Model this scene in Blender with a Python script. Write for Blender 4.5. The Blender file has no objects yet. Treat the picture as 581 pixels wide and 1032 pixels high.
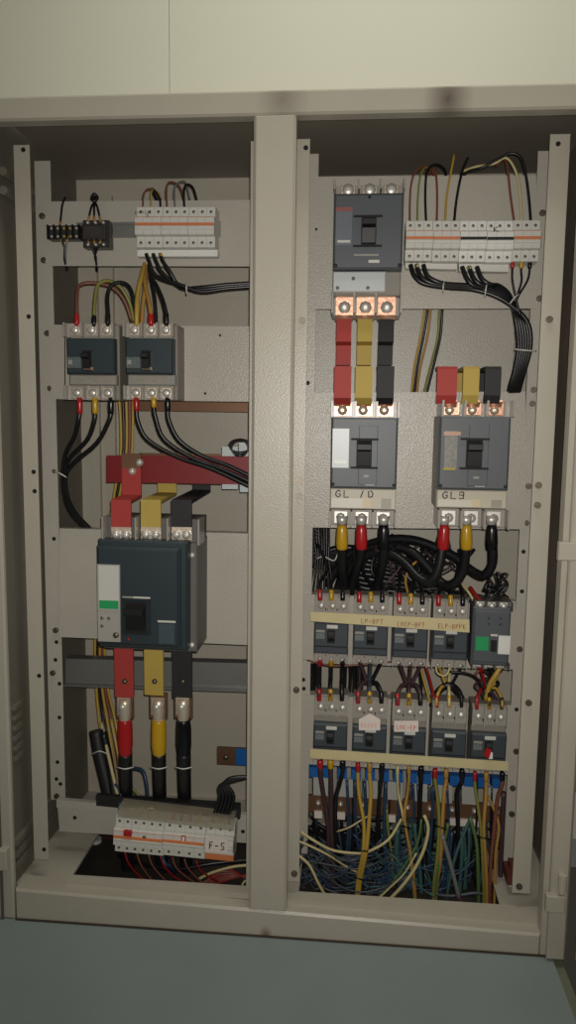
import bpy, bmesh, math, random
from mathutils import Vector, Matrix
random.seed(7)
SC = bpy.context.scene
COL = SC.collection
R = math.radians

# ------------------------------------------------------------------ camera, light, exposure
F = 760.0                       # focal length in pixels of the 581 x 1032 frame
CAMX, CAMY, CAMZ = 0.0, -1.42, 1.063
PITCH, YAW, ROLL = R(6.777), R(4.846), R(0.705)
_f = Vector((-math.sin(YAW), math.cos(YAW), 0)); _r = Vector((math.cos(YAW), math.sin(YAW), 0)); _u = Vector((0, 0, 1))
_f2 = _f * math.cos(PITCH) - _u * math.sin(PITCH)
_u2 = _u * math.cos(PITCH) + _f * math.sin(PITCH)
_r3 = _r * math.cos(ROLL) + _u2 * math.sin(ROLL)
_u3 = _u2 * math.cos(ROLL) - _r * math.sin(ROLL)
camd = bpy.data.cameras.new('camera')
camd.sensor_fit = 'VERTICAL'
camd.sensor_height = 36.0
camd.lens = 36.0 * F / 1032.0
camd.clip_start = 0.02
cam = bpy.data.objects.new('camera', camd)
COL.objects.link(cam)
m3 = Matrix((_r3, _u3, -_f2)).transposed()
cam.matrix_world = Matrix.Translation((CAMX, CAMY, CAMZ)) @ m3.to_4x4()
SC.camera = cam

SC.view_settings.view_transform = 'Standard'
SC.view_settings.look = 'None'
SC.view_settings.gamma = 1.0
SC.view_settings.use_curve_mapping = False
SC.view_settings.exposure = 0.0

world = bpy.data.worlds.new('room_ambient')
SC.world = world
world.use_nodes = True
bg = world.node_tree.nodes['Background']
bg.inputs[0].default_value = (0.97, 1.0, 0.92, 1)
bg.inputs[1].default_value = 0.07

# the phone's flash: a small lamp just above the lens
fl = bpy.data.lights.new('phone_flash', 'SPOT')
fl.energy = 47.0
fl.color = (1.0, 0.955, 0.89)
fl.spot_size = R(102)
fl.spot_blend = 1.0
fl.shadow_soft_size = 0.006
flo = bpy.data.objects.new('phone_flash', fl)
COL.objects.link(flo)
flo.location = Vector((CAMX, CAMY, CAMZ)) + _u3 * 0.02 + _r3 * 0.012
flo.rotation_euler = (_f2 + _u3 * 0.03 + _r3 * 0.05).to_track_quat('-Z', 'Y').to_euler()

# fluorescent tubes on the ceiling of the switch room
al = bpy.data.lights.new('ceiling_tubes', 'AREA')
al.shape = 'RECTANGLE'
al.size, al.size_y = 1.2, 0.25
al.energy = 11.0
al.color = (1.0, 1.0, 0.9)
alo = bpy.data.objects.new('ceiling_tubes', al)
COL.objects.link(alo)
alo.location = (0.1, -0.35, 2.8)
alo.rotation_euler = (R(12), 0, 0)


def P(px, py, Y):
    """point of the photo's pixel (px, py) on the plane y = Y"""
    d = _f2 * F + _r3 * (px - 290.5) - _u3 * (py - 516.0)
    t = (Y - CAMY) / d.y
    return Vector((CAMX + d.x * t, Y, CAMZ + d.z * t))


def S(Y):
    return (Y - CAMY) / F       # metres per pixel at depth Y


# ------------------------------------------------------------------ materials
def lin(c):
    return tuple(((v / 255) / 12.92 if v / 255 <= 0.04045 else ((v / 255 + 0.055) / 1.055) ** 2.4) for v in c)


MATS = {}


def mat(name, rgb, rough=0.5, metal=0.0, var=0.06, vscale=14, bump=0.0, bscale=300, alpha=None, coat=0.0, stains=None, speck=0.0):
    if name in MATS:
        return MATS[name]
    m = bpy.data.materials.new(name)
    m.use_nodes = True
    nt = m.node_tree
    b = nt.nodes['Principled BSDF']
    tc = nt.nodes.new('ShaderNodeTexCoord')
    c = lin(rgb)
    nz = nt.nodes.new('ShaderNodeTexNoise')
    nz.inputs['Scale'].default_value = vscale
    nz.inputs['Detail'].default_value = 5
    nt.links.new(tc.outputs['Object'], nz.inputs['Vector'])
    mix = nt.nodes.new('ShaderNodeMixRGB')
    mix.inputs[1].default_value = tuple(v * (1 - var) for v in c) + (1,)
    mix.inputs[2].default_value = tuple(min(1, v * (1 + var)) for v in c) + (1,)
    nt.links.new(nz.outputs[0], mix.inputs[0])
    out = mix.outputs[0]
    for st in (stains or []):        # (centre, radii, colour, amount): a stain with its own place on the metal
        mp = nt.nodes.new('ShaderNodeMapping')
        mp.vector_type = 'TEXTURE'
        mp.inputs['Location'].default_value = st[0]
        mp.inputs['Scale'].default_value = st[1]
        nt.links.new(tc.outputs['Object'], mp.inputs['Vector'])
        gr = nt.nodes.new('ShaderNodeTexGradient')
        gr.gradient_type = 'SPHERICAL'
        nt.links.new(mp.outputs[0], gr.inputs[0])
        mu = nt.nodes.new('ShaderNodeMath')
        mu.operation = 'MULTIPLY'
        mu.inputs[1].default_value = st[3]
        nt.links.new(gr.outputs[1], mu.inputs[0])
        m2 = nt.nodes.new('ShaderNodeMixRGB')
        m2.inputs[2].default_value = lin(st[2]) + (1,)
        nt.links.new(mu.outputs[0], m2.inputs[0])
        nt.links.new(out, m2.inputs[1])
        out = m2.outputs[0]
    nt.links.new(out, b.inputs['Base Color'])
    b.inputs['Roughness'].default_value = rough
    b.inputs['Metallic'].default_value = metal
    if coat:
        b.inputs['Coat Weight'].default_value = coat
        b.inputs['Coat Roughness'].default_value = 0.25
    if bump:
        n2 = nt.nodes.new('ShaderNodeTexNoise')
        n2.inputs['Scale'].default_value = bscale
        n2.inputs['Detail'].default_value = 2
        nt.links.new(tc.outputs['Object'], n2.inputs['Vector'])
        bp = nt.nodes.new('ShaderNodeBump')
        bp.inputs['Strength'].default_value = bump
        bp.inputs['Distance'].default_value = 0.002
        nt.links.new(n2.outputs[0], bp.inputs['Height'])
        nt.links.new(bp.outputs[0], b.inputs['Normal'])
    if alpha is not None:
        b.inputs['Alpha'].default_value = alpha
    MATS[name] = m
    return m


CREAM = mat('cream_paint', (184, 177, 162), 0.34, bump=0.2, bscale=330, var=0.05)
PLATE = mat('plate_paint', (188, 182, 170), 0.32, bump=0.32, bscale=330, var=0.05)
WALLW = mat('white_wall_paint', (228, 225, 207), 0.6, var=0.02, vscale=3)
PLINTH = mat('blue_plinth_paint', (138, 150, 149), 0.55, var=0.14, vscale=5, bump=0.05, bscale=60)
FLOORG = mat('grey_floor', (110, 106, 100), 0.7, var=0.1)
GALV = mat('galvanised_steel', (150, 150, 146), 0.4, metal=0.6, var=0.1)
STEEL = mat('bright_screw_steel', (226, 222, 214), 0.4, metal=0.55)
DSTEEL = mat('dull_bolt_steel', (120, 112, 100), 0.4, metal=0.8)
COPPER = mat('bare_copper', (232, 180, 152), 0.36, metal=0.75, bump=0.2, bscale=150)
TINNED = mat('tinned_copper', (232, 216, 196), 0.38, metal=0.6, bump=0.25, bscale=150)
OLDCU = mat('dull_copper', (120, 88, 66), 0.5, metal=0.5, var=0.2)
RED = mat('red_sleeve', (172, 56, 50), 0.62, var=0.08)
YEL = mat('yellow_sleeve', (186, 160, 74), 0.62, var=0.08)
BLK = mat('black_sleeve', (34, 33, 34), 0.62, var=0.1)
DRED = mat('dark_red_heatshrink', (128, 16, 22), 0.45, var=0.06)
BOOTR = mat('red_boot', (176, 34, 36), 0.25)
BOOTY = mat('yellow_boot', (196, 154, 34), 0.25)
BOOTB = mat('black_boot', (20, 20, 24), 0.22)
CAB = mat('black_cable', (26, 26, 28), 0.34, var=0.15)
CABG = mat('grey_cable', (120, 120, 118), 0.4)
CABY = mat('yellow_cable', (190, 156, 66), 0.4)
CABC = mat('cream_cable', (206, 192, 140), 0.45)
CABO = mat('orange_cable', (180, 136, 66), 0.4)
CABR = mat('red_cable', (150, 32, 32), 0.4)
CABN = mat('brown_cable', (128, 76, 62), 0.4)
CABB = mat('blue_cable', (44, 66, 92), 0.4)
CABS = mat('slate_cable', (64, 71, 79), 0.45)
CABT = mat('teal_cable', (70, 104, 102), 0.45)
CABL = mat('green_cable', (92, 116, 70), 0.45)
CABP = mat('plum_cable', (74, 54, 58), 0.45)
GY = mat('green_yellow_cable', (136, 136, 66), 0.4)
COVER = mat('slate_breaker_cover', (86, 90, 95), 0.45, var=0.04)
COVERT = mat('teal_breaker_cover', (46, 57, 62), 0.42, var=0.04)
COVERD = mat('dark_small_cover', (64, 70, 76), 0.45, var=0.05)
BASEG = mat('grey_breaker_base', (142, 136, 126), 0.5, var=0.1)
BASED = mat('dark_grey_base', (104, 100, 96), 0.5, var=0.1)
SMOKE = mat('smoky_terminal_cover', (166, 159, 150), 0.3, var=0.15)
TRIP = mat('beige_trip_unit', (196, 188, 170), 0.4, var=0.04)
SILVER = mat('silver_trip_unit', (186, 190, 190), 0.4, metal=0.1, var=0.05)
BLACKP = mat('black_plastic', (16, 16, 18), 0.5)
DARKP = mat('dark_slot', (14, 13, 13), 0.7)
WHITEP = mat('white_plastic', (214, 212, 204), 0.38, var=0.03)
WHITEB = mat('bright_white_plastic', (232, 230, 224), 0.35, var=0.03)
ORANGE = mat('orange_print', (216, 128, 78), 0.4)
GREENP = mat('green_print', (42, 156, 92), 0.4)
LABEL = mat('pale_label', (206, 204, 196), 0.4)
DLABEL = mat('dim_label', (150, 148, 140), 0.45, var=0.3, vscale=200)
PAPER = mat('white_paper', (228, 216, 206), 0.6)
TAPE = mat('masking_tape', (206, 192, 146), 0.6, var=0.08, vscale=30)
INK = mat('marker_ink', (44, 42, 46), 0.6)
INKR = mat('red_marker_ink', (160, 74, 50), 0.6)
INKS = mat('red_sticker_ink', (214, 74, 74), 0.6)
BLUEP = mat('blue_insulator', (30, 96, 168), 0.4)
GRN = mat('dull_green_plate', (92, 118, 104), 0.5, var=0.15)
RUST = mat('rusty_red_paint', (96, 46, 36), 0.6, var=0.2)
OCHRE = mat('ochre_board', (122, 92, 48), 0.6, var=0.2)
DUCT = mat('black_duct', (34, 34, 36), 0.5)
TIE = mat('white_nylon_tie', (214, 212, 204), 0.4)
RELAY = mat('dark_relay', (58, 56, 54), 0.35, var=0.25, vscale=120)


# ------------------------------------------------------------------ mesh helpers
class MB:
    def __init__(s):
        s.v, s.f = [], []

    def add(s, vs, fs):
        n = len(s.v)
        s.v += [tuple(v) for v in vs]
        s.f += [tuple(i + n for i in f) for f in fs]
        return s

    def box(s, x0, x1, y0, y1, z0, z1):
        return s.add([(x0, y0, z0), (x1, y0, z0), (x1, y0, z1), (x0, y0, z1), (x0, y1, z0), (x1, y1, z0), (x1, y1, z1), (x0, y1, z1)],
                     [(0, 1, 2, 3), (1, 5, 6, 2), (5, 4, 7, 6), (4, 0, 3, 7), (3, 2, 6, 7), (4, 5, 1, 0)])

    def cbox(s, x0, x1, y0, y1, z0, z1, c=0.002):
        """box with its front (low y) edges chamfered"""
        a = [(x0, y1, z0), (x1, y1, z0), (x1, y1, z1), (x0, y1, z1)]
        b = [(x0, y0 + c, z0), (x1, y0 + c, z0), (x1, y0 + c, z1), (x0, y0 + c, z1)]
        d = [(x0 + c, y0, z0 + c), (x1 - c, y0, z0 + c), (x1 - c, y0, z1 - c), (x0 + c, y0, z1 - c)]
        f = [(8, 9, 10, 11), (3, 2, 1, 0)]
        for i in range(4):
            j = (i + 1) % 4
            f += [(i, j, j + 4, i + 4), (i + 4, j + 4, j + 8, i + 8)]
        return s.add(a + b + d, f)

    def quad(s, c, y0, y1, ch=0.0):
        """c: four (x, z) corners, counter-clockwise from bottom left; extruded from y0 (front) to y1"""
        fr = [(x, y0, z) for x, z in c]
        bk = [(x, y1, z) for x, z in c]
        return s.add(fr + bk, [(0, 1, 2, 3), (7, 6, 5, 4)] + [(i, i + 4, (i + 1) % 4 + 4, (i + 1) % 4) for i in range(4)])

    def prism(s, prof, x0, x1):
        """profile of (y, z) points extruded along x"""
        n = len(prof)
        vs = [(x0, y, z) for y, z in prof] + [(x1, y, z) for y, z in prof]
        fs = [tuple(range(n)), tuple(reversed(range(n, 2 * n)))]
        fs += [(i, i + n, (i + 1) % n + n, (i + 1) % n) for i in range(n)]
        return s.add(vs, fs)

    def cyl(s, c, ax, r, h, n=10, r2=None):
        """cylinder from point c along axis ax for length h"""
        ax = Vector(ax).normalized()
        t = Vector((0, 0, 1)) if abs(ax.z) < 0.9 else Vector((1, 0, 0))
        e1 = ax.cross(t).normalized()
        e2 = ax.cross(e1)
        c = Vector(c)
        r2 = r if r2 is None else r2
        A = [c + (e1 * math.cos(6.28318 * i / n) + e2 * math.sin(6.28318 * i / n)) * r for i in range(n)]
        B = [c + ax * h + (e1 * math.cos(6.28318 * i / n) + e2 * math.sin(6.28318 * i / n)) * r2 for i in range(n)]
        return s.add(A + B, [tuple(range(n)), tuple(range(n, 2 * n))] + [(i, (i + 1) % n, (i + 1) % n + n, i + n) for i in range(n)])

    def tube(s, pts, r, n=7, sub=4, smooth=True):
        pts = [Vector(p) for p in pts]
        rs = r if isinstance(r, (list, tuple)) else [r] * len(pts)
        if smooth and len(pts) > 2:
            q, rr = [], []
            for i in range(len(pts) - 1):
                p0, p1, p2, p3 = pts[max(i - 1, 0)], pts[i], pts[i + 1], pts[min(i + 2, len(pts) - 1)]
                for k in range(sub):
                    t = k / sub
                    q.append(0.5 * ((2 * p1) + (p2 - p0) * t + (2 * p0 - 5 * p1 + 4 * p2 - p3) * t * t + (3 * p1 - p0 - 3 * p2 + p3) * t ** 3))
                    rr.append(rs[i] * (1 - t) + rs[i + 1] * t)
            q.append(pts[-1])
            rr.append(rs[-1])
            pts, rs = q, rr
        vs, fs = [], []
        prev = None
        for i, p in enumerate(pts):
            d = (pts[min(i + 1, len(pts) - 1)] - pts[max(i - 1, 0)])
            d = d.normalized() if d.length > 1e-9 else Vector((0, 0, 1))
            if prev is None:
                t = Vector((0, 1, 0)) if abs(d.y) < 0.9 else Vector((1, 0, 0))
                e1 = d.cross(t).normalized()
            else:
                e1 = (prev - d * prev.dot(d))
                e1 = e1.normalized() if e1.length > 1e-9 else d.orthogonal().normalized()
            prev = e1
            e2 = d.cross(e1)
            for k in range(n):
                a = 6.28318 * k / n
                vs.append(p + (e1 * math.cos(a) + e2 * math.sin(a)) * rs[i])
        for i in range(len(pts) - 1):
            for k in range(n):
                fs.append((i * n + k, i * n + (k + 1) % n, (i + 1) * n + (k + 1) % n, (i + 1) * n + k))
        fs.append(tuple(reversed(range(n))))
        fs.append(tuple(range((len(pts) - 1) * n, len(pts) * n)))
        return s.add(vs, fs)

    def ribbon(s, pts, w, t):
        """flat bar of width w along x following (x, y, z) points, thickness t"""
        pts = [Vector(p) for p in pts]
        vs, fs = [], []
        for i, p in enumerate(pts):
            a = (p - pts[i - 1]).normalized() if i else (pts[1] - p).normalized()
            b = (pts[i + 1] - p).normalized() if i < len(pts) - 1 else a
            na = Vector((0, a.z, -a.y)); nb = Vector((0, b.z, -b.y))
            nn = (na + nb)
            nn = nn.normalized() / max(0.5, nn.normalized().dot(na))
            h = nn * t / 2
            for sx, sg in ((-1, 1), (1, 1), (1, -1), (-1, -1)):
                vs.append(p + Vector((sx * w / 2, 0, 0)) + h * sg)
        for i in range(len(pts) - 1):
            for k in range(4):
                fs.append((i * 4 + k, i * 4 + (k + 1) % 4, (i + 1) * 4 + (k + 1) % 4, (i + 1) * 4 + k))
        fs += [(3, 2, 1, 0), tuple(range(len(vs) - 4, len(vs)))]
        return s.add(vs, fs)

    def mesh(s, name, m, smooth=False):
        me = bpy.data.meshes.new(name)
        me.from_pydata(s.v, [], s.f)
        bm = bmesh.new()
        bm.from_mesh(me)
        bmesh.ops.recalc_face_normals(bm, faces=bm.faces)
        bm.to_mesh(me)
        bm.free()
        me.materials.append(m)
        if smooth:
            for p in me.polygons:
                p.use_smooth = len(p.vertices) == 4
        return me

    def build(s, name, m, parent=None, smooth=False, label=None, loc=None):
        o = bpy.data.objects.new(name, s.mesh(name, m, smooth))
        COL.objects.link(o)
        if parent:
            o.parent = parent
        if loc is not None:
            o.location = loc
        if label:
            o['label'] = label
        return o


def inst(src, parent, loc=None):
    c = src.copy()
    COL.objects.link(c)
    c.parent = parent
    if loc is not None:
        c.location = loc
    return c


def tag(o, label, cat, group=None):
    o['label'] = label
    o['category'] = cat
    if group:
        o['group'] = group
    return o


def struct(o, label=None):
    o['kind'] = 'structure'
    if label:
        o['label'] = label
    return o


def thing(name, label, cat, loc=(0, 0, 0), rot=0.0, group=None):
    o = bpy.data.objects.new(name, None)
    COL.objects.link(o)
    o.empty_display_size = 0.02
    o.location = loc
    o.rotation_euler = (0, rot, 0)
    return tag(o, label, cat, group)


def copy_tree(o, parent=None):
    c = o.copy()
    COL.objects.link(c)
    if parent:
        c.parent = parent
    for ch in KIDS(o):
        copy_tree(ch, c)
    return c


def KIDS(o):
    return [x for x in COL.objects if x.parent == o]


def pxquad(corners, Y, thick, name, m, parent=None, label=None):
    """plate cut to four photo corners (bl, br, tr, tl) on plane Y, running back by thick"""
    c = []
    for px, py in corners:
        p = P(px, py, Y)
        c.append((p.x, p.z))
    return MB().quad(c, Y, Y + thick).build(name, m, parent, label=label)


# ------------------------------------------------------------------ handwriting strokes
GL = {
    'G': [[(.9, .8), (.5, 1), (.1, .7), (.05, .3), (.4, 0), (.85, .2), (.85, .45), (.5, .45)]],
    'L': [[(.1, 1), (.1, 0), (.9, .02)]],
    '1': [[(.2, 0), (.6, 1)]],
    '0': [[(.2, .05), (.15, .9), (.6, 1), (.9, .6), (.8, .15), (.2, .05)]],
    '9': [[(.9, .95), (.2, .95), (.15, .55), (.9, .5)], [(.9, .95), (.85, .05), (.15, .05)]],
    'F': [[(.2, 0), (.25, 1), (.95, 1)], [(.2, .5), (.8, .55)]],
    '-': [[(.1, .5), (.9, .5)]],
    '5': [[(.95, 1), (.25, 1), (.2, .55), (.8, .5), (.85, .1), (.1, 0)]],
    'E': [[(.9, 1), (.1, 1), (.1, 0), (.9, 0)], [(.1, .5), (.7, .5)]],
    'P': [[(.1, 0), (.1, 1), (.8, .95), (.8, .55), (.1, .5)]],
    'B': [[(.1, 0), (.1, 1), (.8, .9), (.7, .55), (.1, .5)], [(.7, .55), (.9, .2), (.1, 0)]],
    'D': [[(.1, 0), (.1, 1), (.7, .9), (.9, .5), (.7, .1), (.1, 0)]],
    'T': [[(0, 1), (1, 1)], [(.5, 1), (.5, 0)]],
    'M': [[(.05, 0), (.1, 1), (.5, .4), (.9, 1), (.95, 0)]],
    'C': [[(.9, .9), (.4, 1), (.1, .5), (.4, 0), (.9, .1)]],
    'K': [[(.1, 1), (.2, 0)], [(.9, 1), (.15, .5), (1.2, .0)]],
    'U': [[(.1, 1), (.1, .1), (.8, .1), (.8, 1)]],
    ' ': [],
}


def writing(text, parent, m, x, y, z, h, w, r=0.0007, name='handwriting', label=None):
    """strokes of text from (x, z) at surface y, letter height h, advance w"""
    b = MB()
    for i, ch in enumerate(text):
        for st in GL.get(ch, []):
            b.tube([(x + (i + u * .72) * w, y, z + v * h) for u, v in st], r, n=4, smooth=False)
    return b.build(name, m, parent, label=label)


# ------------------------------------------------------------------ room
ZB = 0.018
wall_back = struct(MB().box(-3, 3, 0.48, 0.55, 0, 2.9).build('wall_back', WALLW), 'pale green-white panelled wall above the cabinet')
sx = P(170.5, 45, 0.47).x
for a, b in ((-2.2, sx - 0.0005), (sx + 0.0005, sx + 1.2), (sx + 1.2024, 3)):
    MB().cbox(a, b, 0.47, 0.48, 1.2, 2.85, 0.001).build('wall_panel', WALLW, wall_back)
floor = struct(MB().box(-3, 3, -3, 0.5, -0.3, -0.09).build('floor', FLOORG), 'grey floor below the pale blue plinth')
px_r = P(556, 975, 0).x
plinth = struct(MB().box(-1.6, px_r, -1.2, 0.48, -0.09, ZB).build('trim_1', PLINTH), 'pale blue painted plinth the cabinet stands on')
struct(MB().box(px_r, px_r + 0.022, -1.2, 0.48, -0.09, ZB - .012).build('trim_2', mat('green_edge_paint', (120, 124, 104), 0.6, var=0.15), None), 'olive strip along the plinth edge')
struct(MB().box(-3, 3, -3, 0.5, 2.9, 2.95).build('ceiling', WALLW), 'white ceiling of the switch room')

# ------------------------------------------------------------------ cabinet
cabn = thing('electrical_cabinet', 'large cream steel electrical cabinet with two open bays and a centre mullion', 'cabinet', (0, 0, 0))
ZB, ZT, ZO0, ZO1 = 0.018, 1.6534, 0.0765, 1.611
xl_in = P(14.5, 880, 0).x
xr_in = P(549, 880, 0).x
xm0, xm1 = -0.1911, -0.1141
YBK = 0.44
XL = P(77, 185, YBK).x            # inner side walls
XR = xr_in + 0.055
frm = MB().cbox(xl_in - 0.09, xr_in + 0.05, 0, 0.03, ZO1, ZT, 0.004)
FRAME_T = mat('cream_paint_top', (184, 177, 162), 0.34, bump=0.2, bscale=330, var=0.05,
              stains=[((P(452, 100, 0).x, 0, P(452, 100, 0).z), (0.045, 0.08, 0.07), (92, 80, 70), .9),
                      ((P(285, 100, 0).x, 0, P(285, 100, 0).z), (0.05, 0.06, 0.06), (110, 98, 86), .6)])
frm.build('top_rail', FRAME_T, cabn)
FRAME_B = mat('cream_paint_bottom', (184, 177, 162), 0.34, bump=0.2, bscale=330, var=0.05,
              stains=[((P(268, 945, 0).x, 0, P(268, 945, 0).z), (0.015, 0.06, 0.028), (104, 78, 52), 1.1),
                      ((P(15, 935, 0).x, 0, P(15, 935, 0).z), (0.014, 0.06, 0.02), (80, 54, 32), 1.2)])
c = [(xl_in, ZB), (xr_in, ZB), (xr_in, ZO0 - .0115), (xl_in, ZO0 + .010)]
MB().quad(c, 0.004, 0.03).add([(x, 0.004, z) for x, z in c] + [(c[0][0] + .003, 0, c[0][1]), (c[1][0] - .003, 0, c[1][1]), (c[2][0] - .003, 0, c[2][1] - .005), (c[3][0] + .003, 0, c[3][1] - .005)],
                           [(0, 1, 5, 4), (1, 2, 6, 5), (2, 3, 7, 6), (3, 0, 4, 7), (4, 5, 6, 7)]).build('bottom_rail', FRAME_B, cabn)
MB().cbox(xm0, xm1, -0.0006, 0.03, ZO0 - 0.002, ZO1 + 0.002, 0.005).build('mullion', CREAM, cabn)
# left stile, with its rebate lip, and right stile
MB().cbox(xl_in - 0.09, xl_in - 0.003, 0, 0.012, ZB, ZO1, 0.004).build('stile', CREAM, cabn)
MB().box(xl_in - 0.03, xl_in - 0.025, -0.004, 0, 0.02, ZO1).build('door_seal', mat('grey_rubber', (96, 90, 80), 0.7), cabn)
MB().cbox(xr_in + 0.010, xr_in + 0.044, -0.014, 0.03, ZB + 0.004, ZO1, 0.003).build('stile', CREAM, cabn)
MB().box(xr_in, xr_in + 0.0105, 0.0, 0.03, ZB, ZO1).build('stile_lip', CREAM, cabn)
MB().box(xl_in, xr_in + .04, -0.003, 0.02, ZB + 0.0006, ZB + 0.004).build('dirt_line', mat('base_dirt', (70, 58, 46), .8, var=.3), cabn)  # thin dark brown strip for the line of dirt at the base
# shell
SIDE_SHADE = mat('shaded_side_tone', (116, 111, 99), .6, var=.08)  # darker than the cabinet cream: shade on the side walls put into the colour
sl = MB().add([(x, y, z) for z in (0.02, 1.645) for x, y in ((XL - .018, .012), (XL - .013, .012), (XL, YBK), (XL - .005, YBK))], [(0, 1, 2, 3), (7, 6, 5, 4), (0, 4, 5, 1), (1, 5, 6, 2), (2, 6, 7, 3), (3, 7, 4, 0)]).build('side_panel', SIDE_SHADE, cabn)
sr = MB().box(XR, XR + 0.004, 0.03, YBK + 0.01, 0.02, 1.645).build('side_panel', mat('shaded_side_brown', (128, 116, 104), .6, var=.1), cabn)  # brown tint, darkened to stand in for the shade on this wall
for zc in (1.535, 1.50):                                     # stiffening ribs pressed in the side walls
    MB().tube([(XL + 0.002, 0.04, zc), (XL + 0.002, 0.17, zc)], 0.009, 6, smooth=False).build('rib', SIDE_SHADE, sl)
    MB().tube([(XR - 0.002, 0.04, zc), (XR - 0.002, 0.17, zc)], 0.009, 6, smooth=False).build('rib', SIDE_SHADE, sr)
for k in range(6):                                            # louvres
    for X, sp in ((XL, sl), (XR, sr)):
        sg = 1 if X < 0 else -1
        MB().prism([(0.035, 0.47 - k * 0.022), (0.080, 0.47 - k * 0.022), (0.080, 0.461 - k * 0.022), (0.035, 0.461 - k * 0.022)], X - sg * .014, X - sg * .004).build('louvre', SIDE_SHADE, sp)
for zc in (0.17, 0.145, 0.12):
    MB().box(XL - .012, XL - .001, 0.02, YBK - 0.01, zc, zc + 0.012).build('foot_rail', SIDE_SHADE, sl)
bkp = MB().box(XL - 0.004, XR + 0.004, YBK, YBK + 0.01, 0.02, 1.645).build('back_panel', CREAM, cabn)
zc_ = P(78, 181, YBK).z
MB().box(XL - 0.004, XR + 0.004, 0.03, YBK + 0.01, min(zc_, 1.640), 1.65).build('roof_panel', mat('shaded_roof_tone', (136, 129, 116), 0.6), cabn)  # roof colour lowered so that its shade is painted in
for x in (XL + 0.03, XL + 0.07):
    MB().box(x, x + 0.022, YBK - 0.015, YBK, 0.10, 1.60).build('back_post', CREAM, cabn)
# floor tray with a cable opening in each bay
tr = MB()
xa, xb = P(66, 893, 0.03).x, P(100, 846, 0.36).x
for x0, x1, y0, y1 in ((XL, xa, 0.031, YBK), (XL - .013, XL, 0.031, YBK - .01), (xa, xm0 + 0.02, 0.33, YBK), (xm0 + 0.02, xm1 + 0.02, 0.034, YBK), (xm1 + 0.02, XR, 0.36, YBK), (XR - 0.12, XR, 0.034, 0.36)):
    tr.box(x0, x1, y0, y1, 0.064 + (x0 < xm0) * .010, 0.0695 + (x0 < xm0) * .010)
tr.build('bottom_tray', CREAM, cabn)
MB().box(xa, xm0 + 0.02, 0.03, 0.055, 0.078, 0.091).build('tray_lip', CREAM, cabn)
MB().box(xm1, XR, 0.03, 0.06, 0.060, 0.083).build('tray_lip', CREAM, cabn)

struct(MB().box(XL, XR, 0.03, YBK, ZB + 0.0005, ZB + 0.002).build('trim_3', mat('trench_shade', (44, 38, 32), .8, var=.3)), 'dark sheet standing in for the shade of the cable trench under the cabinet')  # dark sheet on the plinth, painting the shade seen through the openings

BOLT = MB().cyl((0, 0, 0), (0, -1, 0), 0.0066, 0.004, 10).cyl((0, -0.004, 0), (0, -1, 0), 0.0045, 0.0035, 6)
bolt_me = BOLT.mesh('bolt', DSTEEL)
hole_me = MB().cyl((0, 0, 0), (0, -1, 0), 0.0046, 0.0006, 10).mesh('screw_hole', DARKP)
bigbolt_me = MB().cyl((0, 0, 0), (0, -1, 0), 0.008, 0.003, 12).cyl((0, -0.003, 0), (0, -1, 0), 0.0058, 0.005, 6).mesh('bolt', STEEL)


def bolt(px, py, Y, parent, me=bolt_me, name='bolt'):
    o = bpy.data.objects.new(name, me)
    COL.objects.link(o)
    o.parent = parent
    p = P(px, py, Y)
    o.location = p - (parent.location if parent.location.length else Vector())
    return o


YF, YI, YPL = 0.055, 0.195, 0.19     # post front flange, post inner flange, face of the mounting plates


def vstrip(x0t, x0b, yt, yb, wt, Y, name, both=0):
    """upright steel strip: left edge runs through photo (x0t, yt)-(x0b, yb)"""
    pa, pb = P(x0t, yt, Y), P(x0b, yb, Y)
    x = (pa.x + pb.x) / 2
    w = wt * S(Y)
    return x, x + w, pb.z, pa.z


def post(front, inner, outer_side, holes):
    x0, x1, z0, z1 = front
    a0, a1, b0, b1 = inner
    m = MB().cbox(x0, x1, YF, YF + 0.002, z0, z1, 0.0008)
    xo = x0 if outer_side < 0 else x1
    # web running back from the outer edge of the front flange
    m.box(min(xo, xo - 0.002 * outer_side), max(xo, xo - 0.002 * outer_side), YF + 0.002, YF + 0.035, z0, z1)
    o = m.build('mounting_post', CREAM, cabn)
    MB().cbox(a0, a1, YI, YI + 0.002, b0, b1, 0.0008).build('inner_flange', PLATE, o)
    for px, py, Y, kind in holes:
        bolt(px, py, Y, o, {'h': hole_me, 'b': bolt_me}[kind], {'h': 'screw_hole', 'b': 'bolt'}[kind])
    return o


fr = vstrip(12.4, 35, 146, 866, 16.6, YF, '')
inn = vstrip(35, 50.5, 162, 806, 16.5, YI, '')
post(fr, inn, -1, [(23.5, 151, YF, 'h'), (29, 319, YF, 'h'), (34, 475.5, YF, 'h'), (35, 495, YF, 'h'), (39.5, 681, YF, 'h'), (44.5, 856, YF, 'h'),
                   (54.5, 543, YI, 'h'), (56.5, 635, YI, 'b'), (57, 647, YI, 'h'), (56, 665, YI, 'h'), (53.5, 678, YI, 'b'), (60, 689, YI, 'h'), (60, 723, YI, 'h'),
                   (58, 768, YI, 'h'), (57, 785, YI, 'h'), (61, 790, YI, 'h'), (57.5, 802, YI, 'b'), (54.5, 475, YI, 'h')])
fr = vstrip(555, 516.5, 135, 900, 18.6, YF, '')
inn = vstrip(542.5, 508, 152, 870, 19, YI, '')
post(fr, inn, 1, [(563, 145, YF, 'h'), (554, 322, YF, 'b'), (543, 489, YF, 'b'), (542, 509, YF, 'b'), (533, 708, YF, 'b'), (523.5, 893, YF, 'b'),
                  (528, 556, YI, 'h'), (526.5, 596, YI, 'h'), (524, 654, YI, 'b'), (521, 715, YI, 'h'), (520.5, 757, YI, 'b'),
                  (517, 794, YI, 'b'), (516, 820, YI, 'b')])
fr = vstrip(295, 284, 140, 888, 18, YF, '')
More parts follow.
